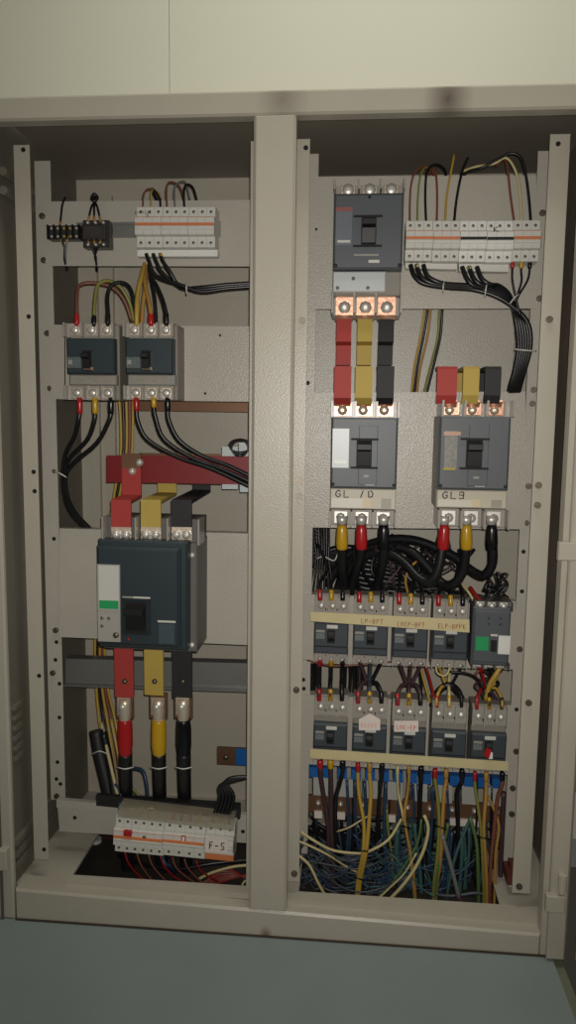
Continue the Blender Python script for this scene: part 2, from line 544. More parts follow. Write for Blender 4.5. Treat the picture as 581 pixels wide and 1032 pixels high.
inn = vstrip(306, 296, 155, 860, 15, YI, '')
post(fr, inn, -1, [(308.5, 149, YF, 'h'), (305, 323, YF, 'b'), (303, 484, YF, 'b'), (302.5, 500, YF, 'b'), (299, 695, YF, 'b'), (297, 880, YF, 'b'),
                   (310.5, 386, YI, 'h'), (306, 685, YI, 'h'), (306.5, 694, YI, 'h')])
fr = vstrip(251.5, 249.3, 142, 900, 18, YF, '')
inn = vstrip(254, 250, 160, 880, 20, YI, '')
post(fr, inn, 1, [])

# mounting plates: corners bl, br, tr, tl in the photo
PLATES = [
    ('L1', [(46, 268), (256, 268.5), (256, 201.5), (46, 203)], []),
    ('L2', [(65, 402.5), (258, 405), (258, 329), (65, 327.5)], [(222, 338), (207, 396.5)]),
    ('L3', [(60, 642), (258, 650.5), (258, 538), (60, 532.5)], []),
    ('R1', [(313, 311.5), (541, 311), (541, 176.5), (313, 178.5)], [(332, 172.5), (319, 231)][1:]),
    ('R2', [(309, 531.5), (530, 533.5), (530, 394.5), (313, 396)], [(318, 482), (535.5, 301)][:0]),
    ('R3', [(307, 668), (520, 675), (520, 606), (307, 599)], []),
    ('R4', [(307, 770), (516, 781), (516, 711), (307, 700)], []),
]
plates = {}
for k, c, bl in PLATES:
    o = pxquad(c, YPL, 0.003, 'mounting_plate', PLATE, cabn)
    plates[k] = o
    # folded top edge
    a, b = P(c[3][0], c[3][1], YPL), P(c[2][0], c[2][1], YPL)
    MB().quad([(a.x, a.z - 0.003), (b.x, b.z - 0.003), (b.x, b.z), (a.x, a.z)], YPL + 0.003, YPL + 0.028).build('folded_edge', PLATE, o)
    for px, py in bl:
        bolt(px, py, YPL, o, hole_me, 'screw_hole').scale = (.6, 1, .6)
for px, py, k in ((42.8, 218, 'L1'), (44.5, 262.5, 'L1'), (48, 336, 'L2'), (51, 391.5, 'L2'), (547, 215, 'R1'), (544, 301, 'R1'), (538, 393, 'R2'), (537, 407, 'R2'), (533, 490, 'R2'), (530.5, 527, 'R2')):
    bolt(px, py, YI, plates[k])
pxquad([(51, 402), (66, 402.5), (66, 327.5), (49, 327)], YPL, 0.003, 'plate_tab', PLATE, plates['L2'])
# perforated inner plate behind the flexible bars (right bay), and the grey cross channel in the left bay
MB().box(P(316, 300, .33).x, P(520, 300, .33).x, .33, .333, P(350, 420, .33).z, P(350, 300, .33).z).build('rear_plate', PLATE, cabn)
c = [(66, 688), (258, 694), (258, 670), (66, 665)]
ch = pxquad(c, 0.24, 0.003, 'cross_channel', GALV, cabn)
a, b = P(66, 688, .24), P(258, 694, .24)
MB().quad([(a.x, a.z - .004), (b.x, b.z - .004), (b.x, b.z), (a.x, a.z)], 0.225, 0.24).build('channel_lip', GALV, ch)
a, b = P(66, 665, .24), P(258, 670, .24)
MB().quad([(a.x, a.z), (b.x, b.z), (b.x, b.z + .003), (a.x, a.z + .003)], 0.24, 0.27).build('channel_lip', GALV, ch)
c = [(120, 413.5), (258, 415.5), (258, 406), (120, 404)]
pxquad(c, 0.3, 0.01, 'rear_crossbar', OLDCU, cabn, label='dark brown rear crossbar')
# lower rail of the left bay
lr = pxquad([(60, 838), (256, 850), (256, 828), (58, 812)], 0.15, 0.003, 'rail', PLATE, cabn)
pxquad([(57, 814), (256, 829), (256, 822), (57, 806)], 0.14, 0.012, 'rail_flange', PLATE, lr)
bolt(75.5, 824, 0.15, lr, hole_me, 'screw_hole'); bolt(245, 838, 0.15, lr, hole_me, 'screw_hole')

# hinge blocks on the stiles
for px, py in ((572, 555), (559, 908)):
    p = P(px, py, -0.014)
    MB().cbox(p.x - 0.018, p.x + 0.018, -0.026, -0.013, p.z - 0.017, p.z + 0.017, 0.002).build('hinge_block', CREAM, cabn)
p = P(567, 890, -0.02)
MB().cyl((p.x, -0.022, p.z - .018), (0, 0, 1), 0.008, 0.036, 10).build('hinge_pin', CREAM, cabn)
p = P(3, 865, -0.01)
MB().cbox(p.x - 0.02, p.x + 0.01, -0.016, 0, p.z - 0.025, p.z + 0.02, 0.002).build('hinge_block', CREAM, cabn)
# right door, swung open towards the viewer
hx = xr_in + 0.062
door = thing('cabinet_door', 'cream steel cabinet door swung open at the right edge', 'door', (hx, -0.02, 0.03))
door.rotation_euler = (0, 0, R(9))
MB().box(0, 0.002, -0.5, 0, 0, 1.58).box(-0.02, 0, -0.5, -0.498, 0, 1.58).box(0.002, 0.022, -0.004, 0, 0, 1.58).build('door_skin', CREAM, door)
MB().cbox(-0.016, 0.0, -0.065, -0.02, 0.42, 0.47, 0.003).build('latch', mat('grey_latch', (110, 100, 88), 0.5), door)


# ------------------------------------------------------------------ devices
class Dev:
    """frame of a device: photo rectangle of its front at depth, mapped to local metres"""
    def __init__(s, rect, depth, base=YPL, rot=0.0):
        x0, y0, x1, y1 = rect
        s.r = rect
        Yf = base - depth
        c = P((x0 + x1) / 2, (y0 + y1) / 2, Yf)
        s.W = (P(x1, (y0 + y1) / 2, Yf) - P(x0, (y0 + y1) / 2, Yf)).x
        s.H = (P((x0 + x1) / 2, y0, Yf) - P((x0 + x1) / 2, y1, Yf)).z
        s.loc = (c.x, base, c.z)
        s.D = depth
        s.rot = rot

    def x(s, px, D=None):
        if D is not None:            # pixel read on a plane D in front of the base
            return P(px, (s.r[1] + s.r[3]) / 2, s.loc[1] - D).x - s.loc[0]
        return ((px - s.r[0]) / (s.r[2] - s.r[0]) - .5) * s.W

    def z(s, py, D=None):
        if D is not None:
            return P((s.r[0] + s.r[2]) / 2, py, s.loc[1] - D).z - s.loc[2]
        return (.5 - (py - s.r[1]) / (s.r[3] - s.r[1])) * s.H


screw_me = {}


def hexscrew(parent, x, y, z, r, m=STEEL, name='terminal_screw', h=0.006):
    key = (round(r, 4), m.name, name)
    if key not in screw_me:
        b = MB()
        prof = ((1, 0), (1, .4), (.72, .75), (.3, 1.0))
        vs = [(r * a * math.cos(k * .7854), -h * c, r * a * math.sin(k * .7854)) for a, c in prof for k in range(8)]
        b.add(vs, [(i * 8 + k, i * 8 + (k + 1) % 8, i * 8 + 8 + (k + 1) % 8, i * 8 + 8 + k) for i in range(3) for k in range(8)] + [tuple(range(24, 32))])
        screw_me[key] = b.mesh(name, m, True)
    o = bpy.data.objects.new(name, screw_me[key])
    COL.objects.link(o)
    o.parent = parent
    o.location = (x, y, z)
    return o


def term_area(root, d, y0, y1, m, pads, padmat, screwr=None, floor=.55, wall=.8, xr=None, screws=1, lug=True, smat=STEEL):
    """row of open terminals between photo rows y0 and y1: floor, dividing fins, pads and screws"""
    D = d.D
    q = D * floor
    X0, X1 = (d.x(xr[0], q), d.x(xr[1], q)) if xr else (d.x(d.r[0], q), d.x(d.r[2], q))
    n = len(pads)
    b = MB().box(X0, X1, -D * floor, 0, d.z(y1, q), d.z(y0, q))
    fw = (X1 - X0) * .028
    edges = [X0] + [(d.x(pads[i], q) + d.x(pads[i + 1], q)) / 2 - fw / 2 for i in range(n - 1)] + [X1 - fw]
    for e in edges:
        b.box(e, e + fw, -D * wall, -D * floor, d.z(y1, q), d.z(y0, q))
    b.build('terminal_housing', m, root)
    pw = (X1 - X0) / n * .31
    for px in pads:
        x = d.x(px, q)
        zc = (d.z(y0, q) + d.z(y1, q)) / 2
        hh = abs(d.z(y0, q) - d.z(y1, q)) * .42
        if lug:
            MB().cbox(x - pw, x + pw, -D * floor - .004, -D * floor, zc - hh, zc + hh, .001).build('terminal_pad', padmat, root)
        r = screwr or pw * .62
        if screws == 0:
            continue
        if screws == 1:
            hexscrew(root, x, -D * floor - .004, zc, r, smat)
        else:
            hexscrew(root, x - pw * .55, -D * floor - .004, zc, r, smat)
            hexscrew(root, x + pw * .55, -D * floor - .004, zc, r, smat)


def toggle(root, d, rx, ry, knob, D, m=BLACKP):
    """recessed toggle: dark surround bars top and bottom, housing and lever"""
    x0, x1 = d.x(rx[0]), d.x(rx[1])
    z0, z1 = d.z(ry[1]), d.z(ry[0])
    k0, k1 = d.x(knob[0]), d.x(knob[1])
    h = z1 - z0
    MB().box(x0, x1, -D - .0015, -D, z1 - h * .07, z1).box(x0, x1, -D - .0015, -D, z0, z0 + h * .07).box(k0 - .002, k1 + .002, -D - .001, -D, z0, z1).build('toggle_surround', DARKP, root)
    zm = z0 + h * .62
    b = MB()
    prof = [(-D, z0 + h * .1), (-D - .006, z0 + h * .12), (-D - .010, zm - h * .05), (-D - .022, zm + h * .02), (-D - .022, zm + h * .18), (-D - .008, zm + h * .25), (-D, zm + h * .3)]
    b.prism(prof, k0, k1)
    return b.build('toggle', m, root)


def patch(root, d, x0, y0, x1, y1, D, m, name, t=.0008, label=None):
    return MB().box(d.x(x0), d.x(x1), -D - t, -D, d.z(y1), d.z(y0)).build(name, m, root, label=label)


# --- upper big breaker of the right bay
d = Dev((336, 187, 406, 318), .112)
b0 = thing('moulded_case_breaker', 'large slate breaker with silver lower unit, highest in the right bay', 'breaker', d.loc, 0)
MB().cbox(d.x(337), d.x(406), -.082, 0, d.z(296), d.z(196), .002).build('body', BASEG, b0)
MB().cbox(d.x(336), d.x(406), -.112, -.082, d.z(271.5), d.z(195), .004).build('cover', COVER, b0)
MB().cbox(d.x(336), d.x(390), -.104, -.08, d.z(294), d.z(272.5), .002).build('trip_unit', SILVER, b0)
for px, py in ((357, 280), (372, 289.5), (341, 289.5)):
    hexscrew(b0, d.x(px), -.104, d.z(py), .0035, DSTEEL, 'dial', .002)
term_area(b0, d, 187, 197, SMOKE, (350, 371.5, 393), TINNED, .012, .5, .9)
term_area(b0, d, 297, 318, SMOKE, (347.5, 369.5, 390.5), TINNED, .0125, .5, .86)
toggle(b0, d, (356, 385), (217, 249), (365, 378), .112)
patch(b0, d, 338, 210, 354.5, 247, .112, mat('slate_nameplate', (110, 116, 124), .4), 'nameplate')
patch(b0, d, 338, 209, 354.5, 213, .1128, mat('red_print', (150, 92, 84), .4), 'brand_stripe')
patch(b0, d, 340, 242, 353, 244.5, .1128, LABEL, 'printed_line')
patch(b0, d, 357, 256, 382, 258, .112, DLABEL, 'printed_line')
patch(b0, d, 372, 262, 383, 265, .112, LABEL, 'printed_line')
for px in (338.5, 403.5):
    hexscrew(b0, d.x(px), -.112, d.z(267.5), .004, BLACKP, 'cover_screw', .002)
hexscrew(b0, d.x(371.5), -.112, d.z(199), .003, BLACKP, 'cover_screw', .002)


def gl_breaker(rect, label, text, glx, bright, y, tops):
    """GL breakers: rect is the whole front; y = (top, cover top, cover bottom, trip bottom, bottom)"""
    d = Dev(rect, .110)
    x0, x1 = rect[0], rect[2]
    w = x1 - x0
    fx = lambda u: x0 + u * w
    r = thing('moulded_case_breaker', label, 'breaker', d.loc, 0)
    MB().cbox(d.x(x0), d.x(x1), -.08, 0, d.z(y[3]), d.z(y[1]), .002).build('body', BASEG, r)
    MB().cbox(d.x(x0), d.x(x1), -.110, -.08, d.z(y[2]), d.z(y[1]), .004).build('cover', COVER, r)
    MB().cbox(d.x(fx(.42)), d.x(fx(.70)), -.1115, -.109, d.z(y[2] - 4), d.z(y[1] + 8), .001).build('cover_boss', COVER, r)
    MB().cbox(d.x(x0), d.x(x1), -.104, -.08, d.z(y[3]), d.z(y[2] + .5), .002).build('trip_unit', TRIP, r)
    term_area(r, d, y[0], y[1], SMOKE, tops, COPPER, .011, .55, .88, screws=0)
    term_area(r, d, y[3], y[4], SMOKE, [fx(.17), fx(.49), fx(.81)], STEEL, .010, .5, .8)
    ch = y[2] - y[1]
    toggle(r, d, (fx(.30), fx(.71)), (y[1] + .29 * ch, y[1] + .72 * ch), (fx(.40), fx(.60)), .1115)
    if bright:
        patch(r, d, fx(.02), y[1] + .16 * ch, fx(.27), y[1] + .71 * ch, .110, SILVER, 'nameplate', label='pale nameplate')
        patch(r, d, fx(.05), y[1] + .61 * ch, fx(.23), y[1] + .65 * ch, .111, WHITEB, 'printed_line')
    else:
        patch(r, d, fx(.08), y[1] + .2 * ch, fx(.26), y[1] + .72 * ch, .110, mat('torn_nameplate', (128, 126, 120), .3, var=.6, vscale=160), 'nameplate', label='torn shiny nameplate')
        patch(r, d, fx(.06), y[1] + .21 * ch, fx(.30), y[1] + .26 * ch, .111, mat('pinkish_print', (190, 150, 126), .4), 'printed_line')
        patch(r, d, fx(.07), y[1] + .70 * ch, fx(.24), y[1] + .73 * ch, .111, YEL, 'printed_line')
    patch(r, d, fx(.53), y[2] - 6, fx(.67), y[2] - 3.5, .110, LABEL, 'printed_line')
    patch(r, d, fx(.50), y[2] - 14, fx(.58), y[2] - 11.5, .1115, DLABEL, 'printed_line')
    patch(r, d, fx(.78), y[2] + 10, fx(.93), y[3] - 1.5, .104, mat('grey_window', (160, 154, 142), .4), 'trip_window')
    patch(r, d, fx(.02), y[2] + 10.5, fx(.56), y[3] - 1.5, .104, mat('clear_label', (214, 208, 194), .35), 'label_strip')
    patch(r, d, fx(.50), y[2] + 9.5, fx(.62), y[3] - 2, .1048, mat('yellowed_label', (214, 196, 160), .4), 'label_strip')
    for u in (.04, .96):
        hexscrew(r, d.x(fx(u)), -.110, d.z(y[2] - 4), .0035, BLACKP, 'cover_screw', .002)
    writing(text, r, INK, d.x(glx, .1045), -.1045, d.z(y[2] + 9.5), d.z(0) - d.z(7.2), d.x(8.2) - d.x(0), .0011, 'marker_writing', label='black marker writing')
    return r


gl_breaker((333.5, 405, 400.5, 529), 'slate breaker marked GL 10 in black marker below the coloured bars', 'GL 10', 339, True, (405, 421, 492.5, 514, 529), (347, 367.7, 388.8))
gl_breaker((442, 404, 513.5, 531), 'slate breaker marked GL 9 with a torn nameplate', 'GL9', 447.5, False, (404, 420, 494, 513, 531), (454, 475.8, 498))

# --- two teal-grey breakers of the left bay
LB = []
for i, (rect, lab) in enumerate((((67, 326, 117, 403), 'medium teal-grey breaker at the left of the upper pair in the left bay'),
                                 ((126.5, 326, 176.5, 403), 'medium teal-grey breaker at the right of the upper pair, beside bare plate'))):
    d = Dev(rect, .085)
    x0 = rect[0]
    r = thing('moulded_case_breaker', lab, 'breaker', d.loc, R(0.1))
    MB().cbox(d.x(x0), d.x(x0 + 50), -.062, 0, d.z(403), d.z(326), .002).build('body', BASEG, r)
    MB().cbox(d.x(x0), d.x(x0 + 48), -.085, -.062, d.z(377), d.z(341), .003).build('cover', COVERT, r)
    MB().cbox(d.x(x0 + 1), d.x(x0 + 49), -.078, -.062, d.z(388), d.z(377.5), .002).build('trip_unit', DLABEL if i else BASEG, r)
    term_area(r, d, 326, 340, SMOKE, (x0 + 10, x0 + 26.5, x0 + 41.5), TINNED, .009, .75, .95)
    term_area(r, d, 389, 403, SMOKE, (x0 + 11, x0 + 27, x0 + 42), TINNED, .009, .75, .95)
    toggle(r, d, (x0 + 16, x0 + 26), (353, 374), (x0 + 17.5, x0 + 24.5), .085)
    patch(r, d, x0 + 17, 370, x0 + 27, 373.5, .0855, mat('tan_print', (150, 126, 104), .5), 'indicator')
    patch(r, d, x0 + 1, 360, x0 + 15, 371, .085, mat('speckled_nameplate', (96, 104, 104), .4, var=.5, vscale=220), 'nameplate')
    patch(r, d, x0 + 2, 363, x0 + 6, 367.5, .0858, DLABEL, 'printed_line')
    patch(r, d, x0 + (5 if i else 3), 378.5, x0 + (40 if i else 48), 387, .078, mat('greyed_label', (156, 150, 138), .4, var=.25, vscale=150), 'label_strip')
    LB.append(r)

# --- the big breaker of the left bay
d = Dev((97, 546, 189, 654), .150)
nb = thing('power_breaker', 'biggest breaker, dark teal with a grey panel and green stripe, in the left bay', 'breaker', d.loc, R(.3))
MB().cbox(d.x(104, .105), d.x(199, .105), -.105, 0, d.z(655, .105), d.z(546, .105), .003).build('body', BASED, nb)
MB().cbox(d.x(97), d.x(181), -.150, -.104, d.z(652), d.z(552), .006).build('cover', COVERT, nb)
MB().cbox(d.x(99, .136), d.x(189, .136), -.136, -.104, d.z(654, .136), d.z(545, .136), .004).build('cover_shoulder', COVERT, nb)
term_area(nb, d, 522, 545, BASED, (123, 153, 183), TINNED, .0105, .58, .6, xr=(106, 200), screws=2, lug=False)
for px in (104, 137, 169, 200):
    MB().box(d.x(px, .125) - .0015, d.x(px, .125) + .0015, -.125, -.07, d.z(548, .125), d.z(522, .125)).build('phase_barrier', SMOKE, nb)
for px, py in ((194, 558), (194, 648)):
    hexscrew(nb, d.x(px, .105), -.105, d.z(py, .105), .006, STEEL, 'case_screw')
pn = patch(nb, d, 98.5, 570, 121.5, 648, .150, mat('trip_panel_grey', (168, 164, 156), .4), 'trip_panel', .003)
patch(nb, d, 100, 571, 120.5, 615, .153, LABEL, 'label_strip', label='pale blank label')
patch(nb, d, 100.5, 606, 120, 614.5, .1538, GREENP, 'green_stripe', label='green stripe')
for px, py in ((103, 624), (110, 624), (103, 632)):
    hexscrew(nb, d.x(px), -.153, d.z(py), .0035, DSTEEL, 'dial', .003)
hexscrew(nb, d.x(117), -.153, d.z(641), .0065, DSTEEL, 'dial', .004)
MB().cbox(d.x(123), d.x(152), -.1535, -.149, d.z(640), d.z(602), .001).build('toggle_frame', mat('deep_teal', (34, 44, 50), .4), nb)
toggle(nb, d, (126, 149), (606, 638), (128, 147), .1535)
patch(nb, d, 124, 601, 135, 602.8, .1535, DLABEL, 'printed_line')
patch(nb, d, 135, 601, 152, 602.8, .1535, LABEL, 'printed_line')
patch(nb, d, 159, 624.5, 177, 626.5, .150, LABEL, 'printed_line')
patch(nb, d, 160, 628, 176, 648, .150, mat('teal_dataplate', (66, 82, 88), .4, var=.35, vscale=200), 'nameplate')
hexscrew(nb, d.x(129.5), -.150, d.z(645), .003, BOOTR, 'trip_button', .003)

# --- small breakers, two rows
ROW1 = [(317, 600, 351.5, 667), (356.3, 602, 391.5, 668.5), (396.5, 604, 432, 671), (436, 605.5, 473, 673)]
ROW2 = [(316, 702, 350.8, 769), (355, 704.5, 390.7, 772), (395, 706.5, 430, 775), (434.4, 708.5, 471.8, 778), (474.5, 710.5, 512.5, 781)]


def small_breaker():
    d = Dev((356.3, 602, 391.5, 668.5), .062)
    x0, w = 356.3, 35.2
    r = thing('small_breaker', '', 'breaker', d.loc, 0)
    MB().cbox(-d.W / 2, d.W / 2, -.045, 0, -d.H / 2, d.H / 2, .002).build('body', BASEG, r)
    MB().cbox(-d.W / 2, d.W / 2, -.062, -.045, d.z(661), d.z(629.5), .003).build('cover', COVERD, r)
    MB().box(-d.W / 2 + .002, d.W / 2 - .002, -.0632, -.062, d.z(654), d.z(653)).build('cover_step', DARKP, r)
    term_area(r, d, 602.5, 621, SMOKE, (x0 + 6.5, x0 + 18, x0 + 29), STEEL, .0072, .74, .9, lug=False)
    for px in (x0 + 12, x0 + 23.5):
        hexscrew(r, d.x(px), -.048, d.z(617.5), .003, BLACKP, 'case_screw', .003)
    term_area(r, d, 661.5, 668.5, SMOKE, (x0 + 6.5, x0 + 18, x0 + 29), STEEL, .0045, .74, .9, lug=False)
    z0, z1 = d.z(648), d.z(638)
    MB().box(d.x(x0 + 13.5), d.x(x0 + 21.5), -.0632, -.062, z0 - .004, z1 + .003).build('toggle_surround', DARKP, r)
    MB().prism([(-.062, z0), (-.066, z0 + .001), (-.071, z0 + .009), (-.071, z0 + .015), (-.066, z1), (-.062, z1)], d.x(x0 + 14.5), d.x(x0 + 20.5)).build('toggle', BLACKP, r)
    patch(r, d, x0 + 13, 631.5, x0 + 24, 635, .062, LABEL, 'printed_line')
    patch(r, d, x0 + 2, 637, x0 + 11, 639.5, .062, DLABEL, 'printed_line')
    patch(r, d, x0 + 2, 640.5, x0 + 11, 646, .062, mat('speckled_dataplate', (112, 118, 118), .4, var=.4, vscale=260), 'nameplate')
    return r, d


sb, sd = small_breaker()
sb['group'] = 'small breakers in two rows'
labs = ['small slate breaker at the left end of the taped upper row', 'small slate breaker second from left in the taped upper row',
        'small slate breaker third from left in the taped upper row', 'small slate breaker fourth in the taped upper row, beside the green-labelled breaker',
        'small slate breaker at the left end of the lower row, without sticker', 'small slate breaker in the lower row with a house-shaped white sticker',
        'small slate breaker in the lower row with a rectangular red-lettered sticker', 'small slate breaker in the lower row between the stickered and the red-tagged one',
        'small slate breaker with a red and white tag on its toggle']
SBS = []
for i, rect in enumerate(ROW1 + ROW2):
    o = sb if i == 0 else copy_tree(sb)
    c = P((rect[0] + rect[2]) / 2, (rect[1] + rect[3]) / 2, YPL - .062)
    o.location = (c.x, YPL, c.z)
    o.rotation_euler = (0, R(.4 if i < 4 else .6), 0)
    o['label'] = labs[i]
    SBS.append(o)


def stick(px0, py0, px1, py1, root, m, y=-.0635, t=.0006, name='sticker', poly=None, label=None):
    """sticker on the front of a small breaker, given in photo pixels"""
    c = []
    for px, py in (poly or ((px0, py1), (px1, py1), (px1, py0), (px0, py0))):
        p = P(px, py, YPL + y)
        c.append((p.x - root.location.x, p.z - root.location.z))
    n = len(c)
    b = MB().add([(x, y, z) for x, z in c] + [(x, y + t, z) for x, z in c], [tuple(range(n)), tuple(range(2 * n - 1, n - 1, -1))] + [(i, i + n, (i + 1) % n + n, (i + 1) % n) for i in range(n)])
    o = b.build(name, m, root, label=label)
    o.rotation_euler = (0, -root.rotation_euler[1], 0)
    return o


s1 = stick(0, 0, 0, 0, SBS[5], PAPER, poly=((362, 736), (383.5, 736), (383.5, 725), (373, 719), (362, 725)), label='house-shaped white paper sticker')
writing('EEEEE', s1, INKS, P(364, 731, .1265).x - SBS[5].location.x, -.0640, P(364, 732, .1265).z - SBS[5].location.z, .0075, .0072, .0003, 'faint_print')
s2 = stick(397.5, 726.5, 422, 737.5, SBS[6], PAPER, label='white sticker with red lettering')
writing('LMC-EP', s2, INKS, P(400, 733, .1265).x - SBS[6].location.x, -.0640, P(400, 734.5, .1265).z - SBS[6].location.z, .009, .0072, .0006, 'red_lettering')
t1 = stick(0, 0, 0, 0, SBS[8], BOOTR, y=-.075, t=.004, name='tag', poly=((488, 761), (493, 765), (496, 756), (491, 754)), label='red tag on the toggle')
stick(0, 0, 0, 0, SBS[8], WHITEB, y=-.074, t=.003, name='tag', poly=((493, 765), (497, 765), (497, 759), (495, 757)), label='white piece of the tag')

# the fifth breaker of the upper row: green and white label
d = Dev((476.5, 606, 515, 673), .070)
gb = thing('small_breaker', 'dark grey breaker with green and white labels, right end of upper row', 'breaker', d.loc, R(.6), 'small breakers in two rows')
MB().cbox(-d.W / 2, d.W / 2, -.066, 0, d.z(672), d.z(613), .004).build('body', mat('dark_grey_plastic', (84, 88, 92), .45), gb)
MB().cbox(d.x(478), d.x(514), -.070, -.066, d.z(668), d.z(616), .002).build('cover', mat('dark_grey_plastic', (84, 88, 92), .45), gb)
term_area(gb, d, 606, 614, BASED, (482.5, 494, 506), STEEL, .007, .72, .9)
term_area(gb, d, 667, 673, BASED, (482.5, 494, 506), STEEL, .004, .72, .9)
patch(gb, d, 480.5, 642, 493, 656, .070, GREENP, 'green_label', label='green label')
patch(gb, d, 503, 640, 515, 658.5, .070, WHITEB, 'white_label', .002, label='white label')
patch(gb, d, 495, 639, 502, 641, .070, LABEL, 'printed_line')
MB().box(d.x(495.5), d.x(501), -.076, -.070, d.z(656), d.z(645)).build('toggle', BLACKP, gb)
for px, py in ((492, 623), (504, 623), (492, 629), (504, 629)):
    hexscrew(gb, d.x(px), -.070, d.z(py), .002, BLACKP, 'case_screw', .001)

# masking tape over the rows
t = pxquad([(313.5, 626), (473.5, 637.5), (473.5, 624.5), (312.5, 616.5)], .1255, .0008, 'masking_tape', TAPE)
t.name = 'masking_tape'
tag(t, 'beige masking tape with red-brown handwriting across the upper breaker row', 'tape')
for txt, px, py in (('LP-BPT', 364.5, 628), ('LMCP-BPT', 401, 631), ('ELP-BPPK', 442, 633)):
    p = P(px, py, .1252)
    writing(txt, t, INKR, p.x, .1252, p.z, .0095, .0078 if len(txt) < 7 else .0072, .0006, 'handwriting', label='red-brown handwriting')
t = pxquad([(312.5, 764), (512.5, 777), (512.5, 767.5), (312.5, 754.5)], .1245, .0008, 'masking_tape', TAPE)
tag(t, 'plain beige masking tape along the bottom of the lower breaker row', 'tape')


# --- miniature circuit breakers
def mcb(poles, w, h, band, m, mark=None, parent_label='', scale=1.0, skirt=True):
    """DIN breaker in local metres: w width, h height; origin at the middle of its back"""
    r = thing('miniature_breaker', parent_label, 'breaker')
    pw = w / poles
    prof = [(0, -h * .5), (-.042, -h * .5), (-.044, -h * .49), (-.044, -h * .235), (-.056, -h * .225), (-.058, -h * .21), (-.058, h * .21), (-.056, h * .225), (-.044, h * .24), (-.044, h * .49), (-.042, h * .5), (0, h * .5)]
    b = MB()
    for i in range(poles):
        b.prism(prof, -w / 2 + i * pw + .0002, -w / 2 + (i + 1) * pw - .0002)
    b.build('body', m, r)
    for i in range(poles):
        x = -w / 2 + (i + .5) * pw
        for z in (h * .37, -h * .38):
            hexscrew(r, x, -.044, z, .0032, DSTEEL, 'terminal_screw', .001)
    MB().box(-w / 2 + .0005, w / 2 - .0005, -.0605, -.058, h * -.005, h * .065).build('band', band, r)
    MB().prism([(-.058, h * -.01), (-.0615, h * -.012), (-.062, h * -.04), (-.0605, h * -.09), (-.058, h * -.10)], -w / 2 + .002, w / 2 - .002).build('toggle', m, r)
    MB().box(-w / 2 + .001, w / 2 - .001, -.0585, -.058, h * .195, h * .205).build('printed_line', DLABEL if band is not ORANGE else ORANGE, r)
    return r


YD = YPL - .006
MW = {}


def place_mcb(rect, band, m, label, group, rot=0.0, base=YD, poles=3):
    x0, y0, x1, y1 = rect
    d = Dev(rect, .046, base)
    key = (poles, band.name, m.name)
    r = mcb(poles, d.W, d.H, band, m, parent_label=label)
    r['group'] = group
    r.location = d.loc
    r.rotation_euler = (0, rot, 0)
    return r, d


gname = 'miniature breakers on the upper rail'
m1, dd = place_mcb((137.5, 208, 164, 249.5), ORANGE, WHITEP, 'white three-pole miniature breaker with red scribble, left bay upper rail', gname + ' of the left bay', R(.5))
writing('UMUM', m1, CABR, dd.x(138), -.0587, dd.z(217), .005, .0085, .0005, 'red_scribble', label='red scribble')
writing('E', m1, CABR, dd.x(149.5), -.0587, dd.z(220.5), .006, .008, .0005, 'red_scribble', label='red scribble')
place_mcb((164.2, 208, 190.5, 249.5), ORANGE, WHITEP, 'white three-pole miniature breaker, middle of the three on the left bay upper rail', gname + ' of the left bay', R(.5))
place_mcb((190.7, 208, 217, 249.5), ORANGE, WHITEP, 'white three-pole miniature breaker, nearest the centre mullion on the left bay upper rail', gname + ' of the left bay', R(.5))
for i, (rect, bn, mm, lab) in enumerate((((409, 222, 436.2, 263), ORANGE, WHITEP, 'white miniature breaker beside the highest slate breaker, orange band'),
                                  ((436.4, 222, 463.2, 263.5), ORANGE, WHITEP, 'white orange-banded miniature breaker directly left of the black-banded ones'),
                                  ((463.4, 222, 490, 264), BLACKP, WHITEB, 'bright white miniature breaker with black band, without marker writing'),
                                  ((490.2, 222, 517, 264.5), BLACKP, WHITEB, 'bright white miniature breaker with black band and a marker K'),
                                  ((517.2, 221.5, 544, 263.5), ORANGE, WHITEP, 'white orange-banded miniature breaker beside the right mounting post'))):
    o, dd = place_mcb(rect, bn, mm, lab, gname + ' of the right bay', R(.3))
    if i == 3:
        writing('K', o, INK, dd.x(496), -.0587, dd.z(235.5), .010, .012, .0008, 'marker_writing', label='black marker writing')
# combs under the breakers
for c, lab in (([(138.5, 258.5), (219.5, 258.5), (219.5, 252), (138.5, 252)], 'white busbar cover strip below the left bay miniature breakers'),
               ([(409, 270.5), (461, 271.5), (461, 265), (409, 264.5)], 'pale busbar cover below the orange-banded breakers of the right bay'),
               ([(463, 273), (513, 274), (513, 266), (463, 265.5)], 'pale busbar cover below the black-banded breakers')):
    o = pxquad(c, YPL - .03, .022, 'busbar_cover', WHITEB if c[0][0] < 200 else WHITEP)
    tag(o, lab, 'busbar cover')
# rail of the left bay, seen between relay and breakers
rl = thing('din_rail', 'bare galvanised mounting rail left of the white miniature breakers', 'rail', (P(150, 232, YPL).x, YPL, P(150, 232, YPL).z))
w2 = (P(222, 232, YPL) - P(78, 232, YPL)).x / 2
MB().box(-w2, w2, -.002, 0, -.010, .010).build('rail_web', GALV, rl)
MB().box(-w2, w2, -.006, -.002, .010, .0155).build('rail_lip', GALV, rl)
MB().box(-w2, w2, -.006, -.002, -.0155, -.010).build('rail_lip', GALV, rl)
rl2 = thing('din_rail', 'galvanised mounting rail behind the right bay miniature breakers', 'rail', (P(476, 243, YPL).x, YPL, P(476, 243, YPL).z))
w2 = (P(546, 243, YPL) - P(408, 243, YPL)).x / 2
MB().box(-w2, w2, -.006, 0, -.0155, .0155).build('rail_web', GALV, rl2)

